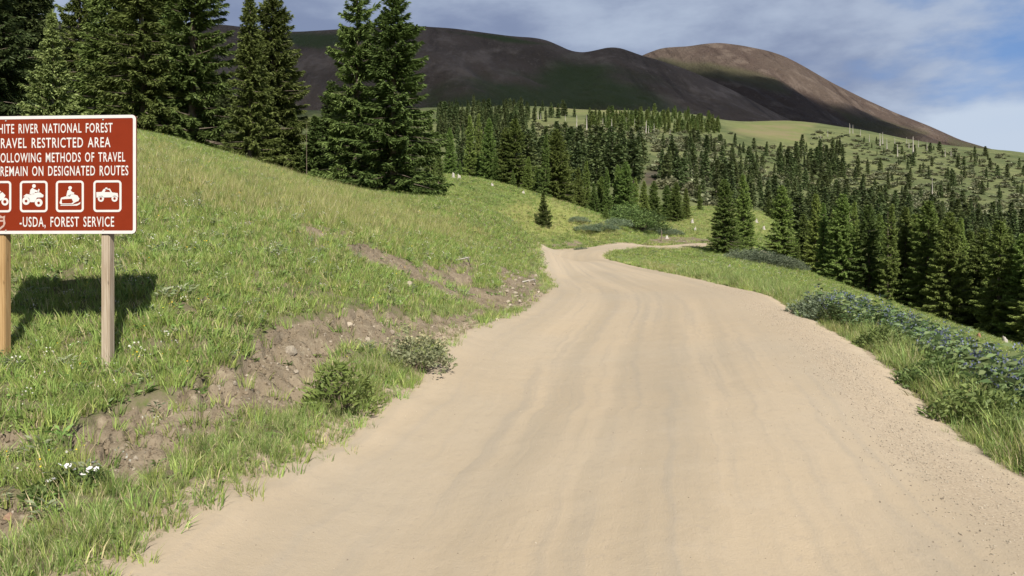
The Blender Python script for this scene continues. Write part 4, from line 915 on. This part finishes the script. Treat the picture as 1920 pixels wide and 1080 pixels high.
def stone(px, py, wp, hp, lab, mat='stone', grp=None, i=0, name='stone'):
    g = at(px, py, 3, 60)
    if g is None: return
    o = bpy.data.objects.new(name, STN[i % 4]); COL.objects.link(o); s = g[1]/F
    if mat != 'stone': o.material_slots[0].link = 'OBJECT'; o.material_slots[0].material = M[mat]
    o.scale = (wp*s*1.15, wp*s, hp*s*1.4); o.location = (g[0], g[1], g[2]+hp*s*0.25); o.rotation_euler = (0.2*math.sin(i), 0.2*math.cos(i*2), i*1.1); tag(o, lab, 'stone', grp)
for i, a in enumerate([(546, 664, 22, 20, 'pale boulder on the bare dirt bank below the sign'), (764, 537, 24, 12, 'flat pale stone in the grass above the bank'), (655, 612, 14, 10, 'small pale stone high on the dirt bank'), (15, 975, 18, 18, 'reddish stone in the grass at the lower photo corner', 'stone_red'),
        (555, 700, 12, 9, 'small stone below the pale boulder on the dirt bank'), (690, 640, 12, 9, 'small stone on the dirt bank above the sage bush'), (440, 720, 12, 8, 'small stone in the dirt bank left of the boulder'), (600, 700, 10, 8, 'small stone just above the leafy bush'), (735, 625, 11, 9, 'small stone left of the sage bush on the bank', 'stone_grey')]):
    stone(*a[:5], a[5] if len(a) > 5 else 'stone', 'stones on the dirt bank', i)
rs = np.random.default_rng(8)
for i in range(24):
    px, py = rs.uniform(930, 1012), rs.uniform(508, 575)
    stone(px, py, rs.uniform(5, 11), rs.uniform(3, 7), 'small stone in the rubble where the bank meets the road', ['stone', 'stone_grey', 'stone'][i % 3], 'rubble stones by the road bend', i)
for i in range(30):
    px = rs.uniform(830, 980); py = 690-(px-815)*0.78+rs.uniform(-14, 8)
    stone(px, py, rs.uniform(5, 9), rs.uniform(3, 6), 'small stone along the left road edge below the bank', ['stone', 'stone_grey'][i % 2], 'small stones along the left road edge', i)
# weathered wood on the bank
me = snag_mesh(760, 1.0, 0.05, 3)
for px, py, L, rz, lab in [(858, 490, 0.42, 2.5, 'pale weathered piece of wood on the upper bank'), (985, 530, 0.35, 2.3, 'short pale branch in the rubble by the road bend'), (900, 500, 0.3, 2.8, 'small pale stick right of the weathered wood on the bank')]:
    g = at(px, py, 5, 40); o = bpy.data.objects.new('dead_branch', me); COL.objects.link(o); o.location = (g[0], g[1], g[2]+0.03); o.scale = (L, L, L); o.rotation_euler = (R(82), 0, rz); tag(o, lab, 'dead wood', 'weathered wood on the bank')

# ------------------------------------------------------------------ the sign
M['signbrown'] = mat_paint('brown sign face', (0.160, 0.020, 0.006), 0.5, (0.24, 0.10, 0.06), 0.12)
M['signwhite'] = mat_paint('white sign film', (0.52, 0.51, 0.50), 0.4)
M['pinkish'] = mat_paint('faded emblem', (0.38, 0.27, 0.23), 0.4)
M['post_grey'] = mat_wood('weathered post', (0.240, 0.186, 0.132), (0.348, 0.294, 0.228)); M['post_gold'] = mat_wood('golden post', (0.265, 0.165, 0.072), (0.350, 0.235, 0.115))
M['bolt'] = mat_paint('bolt', (0.35, 0.33, 0.30), 0.4)
def rrect(w, h, r, n_=6):
    pts = []
    for cx_, cz_, a0 in ((w/2-r, h/2-r, 0), (-w/2+r, h/2-r, 90), (-w/2+r, -h/2+r, 180), (w/2-r, -h/2+r, 270)):
        for i in range(n_+1): a = R(a0+90*i/n_); pts.append((cx_+r*math.cos(a), cz_+r*math.sin(a)))
    return pts
def flat_poly(name, pts, y, mat, parent, thick=0.0):
    bm = bmesh.new(); f = bm.faces.new([bm.verts.new((x, y, z)) for x, z in pts]); f.normal_update()
    if f.normal.y > 0: f.normal_flip()
    if thick: 
        r_ = bmesh.ops.extrude_face_region(bm, geom=[f]); bmesh.ops.translate(bm, verts=[v for v in r_['geom'] if isinstance(v, bmesh.types.BMVert)], vec=(0, thick, 0))
        bmesh.ops.recalc_face_normals(bm, faces=bm.faces)
    else: bmesh.ops.triangulate(bm, faces=bm.faces)
    me = bpy.data.meshes.new(name); bm.to_mesh(me); bm.free(); return linkobj(name, me, mat, parent)
def ring(name, w, h, r, t, y, mat, parent, cx_=0, cz_=0):
    a = rrect(w, h, r); b = rrect(w-2*t, h-2*t, max(r-t, 0.004)); n_ = len(a)
    V = [(x+cx_, y, z+cz_) for x, z in a+b]+[(x+cx_, y+0.0015, z+cz_) for x, z in a+b]
    Fc = []
    for i in range(n_): j = (i+1) % n_; Fc += [(i, i+n_, j+n_, j), (i, j, j+2*n_, i+2*n_), (i+n_, i+3*n_, j+3*n_, j+n_)]
    return meshobj(name, V, Fc, mat, parent)
SC = 1/240.0
def sp(px, py): return ((px-100)*SC, (328-py)*SC)
def disc(px, py, r, n_=18): return [(sp(px, py)[0]+r*SC*math.cos(i*6.2832/n_), sp(px, py)[1]+r*SC*math.sin(i*6.2832/n_)) for i in range(n_)]
def build_sign():
    D = 6.25; X0 = (100-CX)/F*D; Z0 = (CY-328)/F*D
    root = empty('road_sign', (X0, D, Z0), R(-4.0)); tag(root, 'brown forest travel sign with white lettering on two wooden posts', 'sign')
    w, h = 1.352, 0.922
    panel = flat_poly('panel', rrect(w, h, 0.035), -0.010, M['signbrown'], root, 0.010)
    ring('border', w-0.001, h-0.001, 0.0345, 0.024, -0.0120, M['signwhite'], panel)
    def text(s, x0, x1, ytop, ybot):
        cu = bpy.data.curves.new('lettering', 'FONT'); cu.body = s; cu.size = 1.0; cu.offset = 0.010; cu.space_word = 1.45; cu.space_character = 1.14; cu.resolution_u = 3
        ob = bpy.data.objects.new('lettering', cu); COL.objects.link(ob); bpy.context.view_layer.update()
        me = bpy.data.meshes.new_from_object(ob.evaluated_get(bpy.context.evaluated_depsgraph_get())); bpy.data.objects.remove(ob); bpy.data.curves.remove(cu)
        n_ = len(me.vertices); c = np.empty(n_*3, np.float32); me.vertices.foreach_get('co', c); c = c.reshape(-1, 3)
        base = 0.0 if ',' in s else c[:, 1].min(); cap = c[:, 1].max()
        xa, za = sp(x0, ybot); xb, zb = sp(x1, ytop)
        nx = xa+(c[:, 0]-c[:, 0].min())/(c[:, 0].max()-c[:, 0].min())*(xb-xa); nz = za+(c[:, 1]-base)/(cap-base)*(zb-za)
        me.vertices.foreach_set('co', np.stack([nx, np.full(n_, -0.0122), nz], -1).astype(np.float32).ravel()); me.update()
        linkobj('lettering', me, M['signwhite'], panel)
    text('WHITE RIVER NATIONAL FOREST', -22, 217, 232, 250); text('TRAVEL RESTRICTED AREA', -13, 213, 258.5, 277.5)
    text('THE FOLLOWING METHODS OF TRAVEL', -44, 241.5, 286.5, 304.5); text('MUST REMAIN ON DESIGNATED ROUTES', -48, 247.5, 311.5, 330); text('-USDA, FOREST SERVICE', 36, 220, 406.5, 425)
    def picto(cx_, shapes, holes):
        x, z = sp(cx_, 368.5); fr = ring('pictogram_frame', 54.5*SC, 59*SC, 7*SC, 4*SC, -0.0120, M['signwhite'], panel, x, z)
        for pts in shapes: flat_poly('pictogram', pts, -0.0122, M['signwhite'], panel)
        for pts in holes: flat_poly('pictogram_detail', pts, -0.0134, M['signbrown'], panel)
    q = lambda L: [sp(*p) for p in L]
    picto(63.5, [disc(48.7, 376.5, 7.6), disc(73.3, 380, 7.6), q([(43, 368), (49, 363.5), (58, 365), (64, 362), (76, 361), (83, 366), (82, 370), (70, 370.5), (65, 379), (57, 379), (52, 370)]), q([(55.5, 364), (57, 356), (61, 352), (65, 355), (73, 358), (72.5, 361), (66, 360), (65, 364.5)]), disc(64, 348.8, 3.6), q([(70, 361), (73, 354), (75, 355), (74, 361)])],
          [disc(48.7, 377, 2.6), disc(73.3, 380.5, 2.6)])
    picto(134, [q([(114, 381), (117, 371), (128, 368), (138, 363.5), (149, 367), (153, 373), (151, 377), (145, 379.5), (139, 383.5), (117, 383.5)]), q([(127, 369), (129.5, 358), (134, 355), (138, 360), (143, 362), (141, 365), (136, 365), (135, 369)]), disc(134.7, 352.8, 3.5), q([(138, 384.5), (150, 382), (155, 379), (154, 383), (148, 386), (116, 386), (116, 384.6)])],
          [q([(118.5, 374), (138, 373), (141, 379), (137, 381.5), (119, 381.5)])])
    picto(207, [q([(186, 371), (185.5, 361), (196, 360.5), (200, 355), (212, 354.5), (216, 361.5), (227, 363), (228, 370.5)]), disc(194.5, 373, 6), disc(221, 373, 6), disc(205, 355, 2.8)],
          [disc(194.5, 373, 2.4), disc(221, 373, 2.4), q([(202, 360.5), (204, 357), (210.5, 356.5), (213, 360.8)])])
    picto(-8, [disc(7, 378, 7.2), disc(-24, 378, 7.2), q([(-26, 372), (-20, 364), (-8, 366), (2, 360), (8, 366), (6, 370), (-2, 376), (-16, 378)]), q([(-16, 364), (-12, 354), (-6, 354), (0, 360), (-6, 361), (-8, 366)]), disc(-8, 350, 3.6)], [disc(7, 378, 3.2), disc(-24, 378, 3.2)])
    flat_poly('emblem', q([(-14, 404), (-8, 406), (-3, 403), (2, 406), (7.5, 404), (6.5, 411), (8, 419), (5, 425), (-3, 431), (-11, 425), (-14, 419), (-12.5, 411)]), -0.0122, M['pinkish'], panel)
    for L in ([(-9, 409), (3.5, 409), (3.5, 412), (-9, 412)], [(-9.5, 415.5), (4, 415.5), (3.5, 421.5), (-3, 426), (-9, 421.5)]): flat_poly('emblem_detail', q(L), -0.0134, M['signbrown'], panel)
    for px in (9, 199):
        for py in (226, 330, 432):
            x, z = sp(px, py); flat_poly('bolt', [(x+0.006*math.cos(i), z+0.006*math.sin(i)) for i in np.linspace(0, 6.28, 10)[:-1]], -0.0155, M['bolt'], panel, 0.004)
    for lx, m_, lab in ((-0.433, 'post_gold', 'golden unweathered post'), (0.420, 'post_grey', 'grey weathered post')):
        wx = X0+lx*math.cos(R(-4)); wy = D+lx*math.sin(R(-4))+0.05; bot = float(gz(wx, wy))-0.35-Z0
        bm = bmesh.new(); bmesh.ops.create_cube(bm, size=1.0)
        for v in bm.verts: v.co = Vector((v.co.x*0.068, v.co.y*0.074, (v.co.z+0.5)*(0.40-bot)+bot))
        bmesh.ops.bevel(bm, geom=bm.edges, offset=0.006, segments=2, affect='EDGES')
        me = bpy.data.meshes.new('post'); bm.to_mesh(me); bm.free(); o = linkobj('post', me, M[m_], root); o.location = (lx, 0.039, 0); o['label'] = lab
build_sign()

# ------------------------------------------------------------------ grass, herbs, gravel
M['grass'] = mat_leaf('meadow grass', (0.160, 0.230, 0.050), (0.305, 0.389, 0.110), (0.472, 0.419, 0.234), 0.12, 0.35, 0.02)
M['grass_tall'] = mat_leaf('verge grass', (0.150, 0.213, 0.055), (0.293, 0.365, 0.117), (0.497, 0.430, 0.275), 0.10, 0.35, 0.02)
M['grass_dry'] = mat_leaf('dry seed grass', (0.190, 0.225, 0.062), (0.310, 0.315, 0.110), (0.40, 0.36, 0.19), 0.30, 0.35, 0.015)
M['silver'] = mat_leaf('silvery herbs', (0.145, 0.180, 0.095), (0.25, 0.28, 0.17), None, 0, 0.25, 0.01)
M['speck_w'] = mat_leaf('tiny pale flowers', (0.42, 0.42, 0.35), (0.55, 0.54, 0.47), None, 0, 0.3, 0.01)
M['speck_y'] = mat_leaf('tiny yellow flowers', (0.62, 0.42, 0.03), (0.72, 0.55, 0.06), None, 0, 0.3, 0.01)
def tuft_mesh(seed, n_, h, spread, wd, lean, mat):
    rs = np.random.default_rng(seed); V = []; tn = []; st = []
    a = rs.uniform(0, 6.28, n_); r = spread*np.sqrt(rs.uniform(0, 1, n_)); b = np.stack([r*np.cos(a), r*np.sin(a), np.full(n_, -0.01)], -1)
    hh = h*rs.uniform(0.45, 1.1, n_); la = a+rs.normal(0, 0.9, n_); le = lean*rs.uniform(0.2, 1.3, n_)*hh
    mid = b+np.stack([np.cos(la)*le*0.35, np.sin(la)*le*0.35, hh*0.58], -1); tip = b+np.stack([np.cos(la)*le, np.sin(la)*le, hh], -1)
    wa = rs.uniform(0, 6.28, n_); w = np.stack([np.cos(wa), np.sin(wa), np.zeros(n_)], -1)*(wd*rs.uniform(0.7, 1.3, n_))[:, None]*0.5
    Vq = np.stack([b-w, b+w, mid+w*0.8, mid-w*0.8, tip], 1); base = np.arange(n_)[:, None]*5
    Q = base+np.array([[0, 1, 2, 3]]); T = base+np.array([[3, 2, 4]])
    me = npmesh('grass tuft', Vq.reshape(-1, 3), Q, T); fattr(me, 'tint', np.repeat(rs.uniform(0, 1, n_), 5)); fattr(me, 'straw', np.repeat(rs.uniform(0, 1, n_), 5)); me.materials.append(mat); return me
def forb_mesh(seed, n_, r, L, Wd, h, mat):
    rs = np.random.default_rng(seed); a = rs.uniform(0, 6.28, n_); P = np.stack([np.cos(a)*r*rs.uniform(0, 1, n_), np.sin(a)*r*rs.uniform(0, 1, n_), h*rs.uniform(0, 1, n_)], -1)
    D = np.stack([np.cos(a), np.sin(a), rs.uniform(0.1, 0.9, n_)], -1)
    return mk_leafmesh('herb', leaf_quads(P, D, L*rs.uniform(0.7, 1.3, n_), Wd, rs, 0.2), rs.uniform(0, 1, n_), mat)
def speck_mesh(seed, n_, h, mat):
    rs = np.random.default_rng(seed); P = np.stack([rs.normal(0, 0.05, n_), rs.normal(0, 0.05, n_), h*rs.uniform(0.7, 1.1, n_)], -1)
    return mk_leafmesh('flower specks', leaf_quads(P, rs.normal(0, 1, P.shape)+[0, 0, 0.4], 0.016, 0.014, rs, 0), rs.uniform(0, 1, n_), mat)
PR = [tuft_mesh(1, 20, 0.115, 0.055, 0.006, 0.75, M['grass']), tuft_mesh(2, 18, 0.10, 0.06, 0.006, 0.9, M['grass']), tuft_mesh(3, 24, 0.15, 0.055, 0.006, 0.6, M['grass']),
      tuft_mesh(4, 26, 0.24, 0.06, 0.006, 0.50, M['grass_tall']), tuft_mesh(5, 24, 0.30, 0.07, 0.007, 0.55, M['grass_tall']), tuft_mesh(6, 18, 0.24, 0.05, 0.005, 0.35, M['grass_dry']),
      forb_mesh(7, 22, 0.05, 0.055, 0.026, 0.05, M['forb']), forb_mesh(8, 18, 0.05, 0.075, 0.022, 0.06, M['forb']), forb_mesh(9, 26, 0.05, 0.06, 0.014, 0.10, M['silver']),
      speck_mesh(10, 6, 0.10, M['speck_w']), speck_mesh(11, 3, 0.11, M['speck_y'])]
def build_grass():
    rs = np.random.default_rng(99); N = 400000
    u = rs.uniform(-0.72, 0.74, N); Y = np.exp(rs.uniform(math.log(3.0), math.log(112), N)); X = u*Y
    Nd = N/(1.46*math.log(112/3.0))/Y**2                        # candidates per square metre
    z = gz(X, Y); sdist = poly_sd(X, Y, RPOLY)+0.16*fbm(X*2.2, Y*2.2, 9, 4, 0.65)*2
    b = grid_lookup(bare, X, Y); dr = grid_lookup(dry, X, Y)
    pn = fbm(X*0.9, Y*0.9, 15, 4, 0.6); pn2 = fbm(X*2.6+30, Y*2.6, 16, 3, 0.6)
    left = X < np.interp(Y, RLd[:, 1], RLd[:, 0])+1.5
    verge = (sdist < 0.17) & (sdist > np.where(left, -0.60, -2.3)) & (Y < 26)
    dens = np.where(verge, np.where(left, 720, 420), 330.0)
    p = np.minimum(1.0, dens/Nd)*(1-np.clip(b*1.08+1.5*pn2*(b > 0.05), 0, 0.95))*np.clip(0.95+1.2*pn2, 0.25, 1)
    p *= smooth(0.16, -0.10, sdist)*(sdist < 0.16)
    keep = rs.random(N) < p
    X, Y, z, sdist, b, dr, pn, pn2, left, verge = (a[keep] for a in (X, Y, z, sdist, b, dr, pn, pn2, left, verge))
    n_ = len(X); r_ = rs.random(n_); idx = rs.integers(0, 3, n_); sc_ = rs.uniform(0.65, 1.15, n_)*(1+0.5*pn)
    forb = (r_ < 0.16+0.45*pn2) & ~verge; idx = np.where(forb, 6+(r_*97 % 1 < 0.5), idx)
    idx = np.where((r_ > 0.978) & ~verge, 8, idx)
    dryk = (rs.random(n_) < dr*0.38) & ~verge; idx = np.where(dryk, 5, idx)
    vk = verge & (rs.random(n_) < 0.88); idx = np.where(vk, 3+(rs.random(n_) < np.where(left, 0.25, 0.7)), idx)
    rv = rs.random(n_); idx = np.where(vk & (rv < np.where(left, 0.06, 0.22)*(1+2.5*pn)), 5, idx); idx = np.where(vk & (rv > 0.76-0.6*np.maximum(pn2, 0)), 7, idx)
    edgef = smooth(0.15, -0.32, sdist); sc_ = np.where(vk, sc_*(0.22+0.78*edgef)*np.where(left, 0.56, np.where(Y < 7.5, 1.4, 1.15))*(0.8+0.8*np.clip(pn2, -.4, .6)), sc_)
    sc_ = np.where(dryk, sc_*0.9, sc_); sc_ = np.where(forb, sc_*0.78, sc_)
    rr = rs.random(n_); sp_ = (~verge) & (rr < 0.055); idx = np.where(sp_, np.where(rr < 0.040, 9, 10), idx)
    sc_ = sc_*np.where(Y > 14, 1+0.35*smooth(14, 50, Y), 1)
    rot = np.stack([rs.normal(0, 0.12, n_), rs.normal(0, 0.12, n_), rs.uniform(0, 6.28, n_)], -1)
    wsc = sc_*(1+0.8*smooth(12, 50, Y))
    scatter('grass', np.stack([X, Y, z-0.004], -1), rot, np.stack([wsc, wsc, sc_], -1), idx, PR, 'short alpine grass and herbs covering the meadow and verges')
    print('grass', n_)
build_grass()
def build_gravel():
    rs = np.random.default_rng(123)
    pm = [stone_mesh(900+i, 1, M['pebble'] if i != 3 else M['stone_grey']) for i in range(5)]
    nr, nc = ROADP.shape[:2]; N = 60000
    # denser on the right shoulder, sparse elsewhere
    i = rs.integers(13, 420, N); v = np.where(rs.random(N) < 0.80, 1-np.abs(rs.normal(0.125, 0.05, N)), rs.uniform(0.02, 0.98, N)); v = np.clip(v, 0.01, 0.985)
    j = np.clip((v*(nc-1)).astype(int), 0, nc-2); f = v*(nc-1)-j; g_ = rs.random(N)
    P = lambda A: (A[i, j]*(1-f)+A[i, j+1]*f)*(1-g_)+(A[i+1, j]*(1-f)+A[i+1, j+1]*f)*g_
    X, Y, Z = P(ROADP[..., 0]), P(ROADP[..., 1]), P(ROADZ)
    shoulder = v > 0.74
    k = (Y > 3.0) & (Y < 22) & (rs.random(N) < np.where(shoulder, np.clip(0.40+1.8*fbm(X*1.5, Y*0.7, 3, 3), 0.03, 1)*smooth(22, 8, Y), 0.42))
    X, Y, Z, shoulder = X[k], Y[k], Z[k], shoulder[k]; n_ = len(X); s = 0.006+0.012*rs.random(n_)**3; s = np.where(shoulder, s*0.78, s*0.6)
    scatter('gravel', np.stack([X, Y, Z+s*0.15], -1), rs.uniform(0, 6.28, (n_, 3)), np.stack([s*1.3, s, s*0.8], -1), rs.integers(0, 5, n_), pm, 'loose gravel along the right road shoulder')
    # soil clods and pebbles on the bare bank
    N = 110000; u = rs.uniform(-0.66, 0.1, N); Y = np.exp(rs.uniform(math.log(3.5), math.log(24), N)); X = u*Y; b = grid_lookup(bare, X, Y)
    k = (b > 0.5) & (rs.random(N) < np.minimum(1, Y**2/70)*0.9) & (poly_sd(X, Y, RPOLY) < 0); X, Y = X[k], Y[k]; n_ = len(X); s = 0.010+0.030*rs.random(n_)**3
    cm = [stone_mesh(950+i, 1, M['clod']) for i in range(4)]+[stone_mesh(960, 1, M['stone'])]
    scatter('soil_clods', np.stack([X, Y, gz(X, Y)+s*0.1], -1), rs.uniform(0, 6.28, (n_, 3)), np.stack([s*1.2, s, s*0.8], -1), np.where(rs.random(n_) < 0.9, rs.integers(0, 4, n_), 4), cm, 'crumbled soil clods and pebbles on the bare bank')
M['pebble'] = mat_rock('road pebbles', (0.344, 0.295, 0.233), (0.459, 0.405, 0.328))
M['clod'] = mat_rock('soil clod', (0.147, 0.116, 0.079), (0.222, 0.176, 0.125))
build_gravel()
# low scrub on the far hillside
def build_scrub():
    rs = np.random.default_rng(44); pts = []; P = np.array([(1360, 250), (1560, 245), (1700, 268), (1920, 295), (1980, 420), (1700, 395), (1500, 350), (1300, 360), (1280, 280)], float)
    P2 = np.array([(1000, 232), (1250, 240), (1340, 256), (1300, 290), (1180, 262), (1000, 258)], float)
    P3 = np.array([(1215, 262), (1350, 252), (1400, 330), (1420, 385), (1330, 392), (1225, 350)], float)
    for Q_, n_ in ((P, 1250), (P2, 300), (P3, 220)):
        c = 0
        while c < n_:
            px, py = rs.uniform(Q_[:, 0].min(), Q_[:, 0].max()), rs.uniform(Q_[:, 1].min(), Q_[:, 1].max())
            if poly_sd(np.array([px]), np.array([py]), Q_)[0] < 0: continue
            g = ground_hit(px, py, 170, 1000); c += 1
            if g is not None and abs(px-1445) > 75*(py < 275): pts.append(g)
    pts = np.array(pts); n_ = len(pts); M['scrub'] = mat_leaf('far scrub', (0.090, 0.108, 0.050), (0.230, 0.235, 0.140), None, 0, 0.2, 0.02)
    pr = [shrub_mesh('scrub %d' % i, 440+i, 1.0, 0.8, 30, 6, 0.6, 0.4, M['scrub'], 0.2)[0] for i in range(3)]
    s = rs.uniform(0.5, 1.9, n_)
    scatter('scrub', pts, np.stack([np.zeros(n_), np.zeros(n_), rs.uniform(0, 6.28, n_)], -1), np.stack([s*1.2, s*1.2, s], -1), rs.integers(0, 3, n_), pr, 'low pale scrub dotting the far open hillside')
build_scrub()
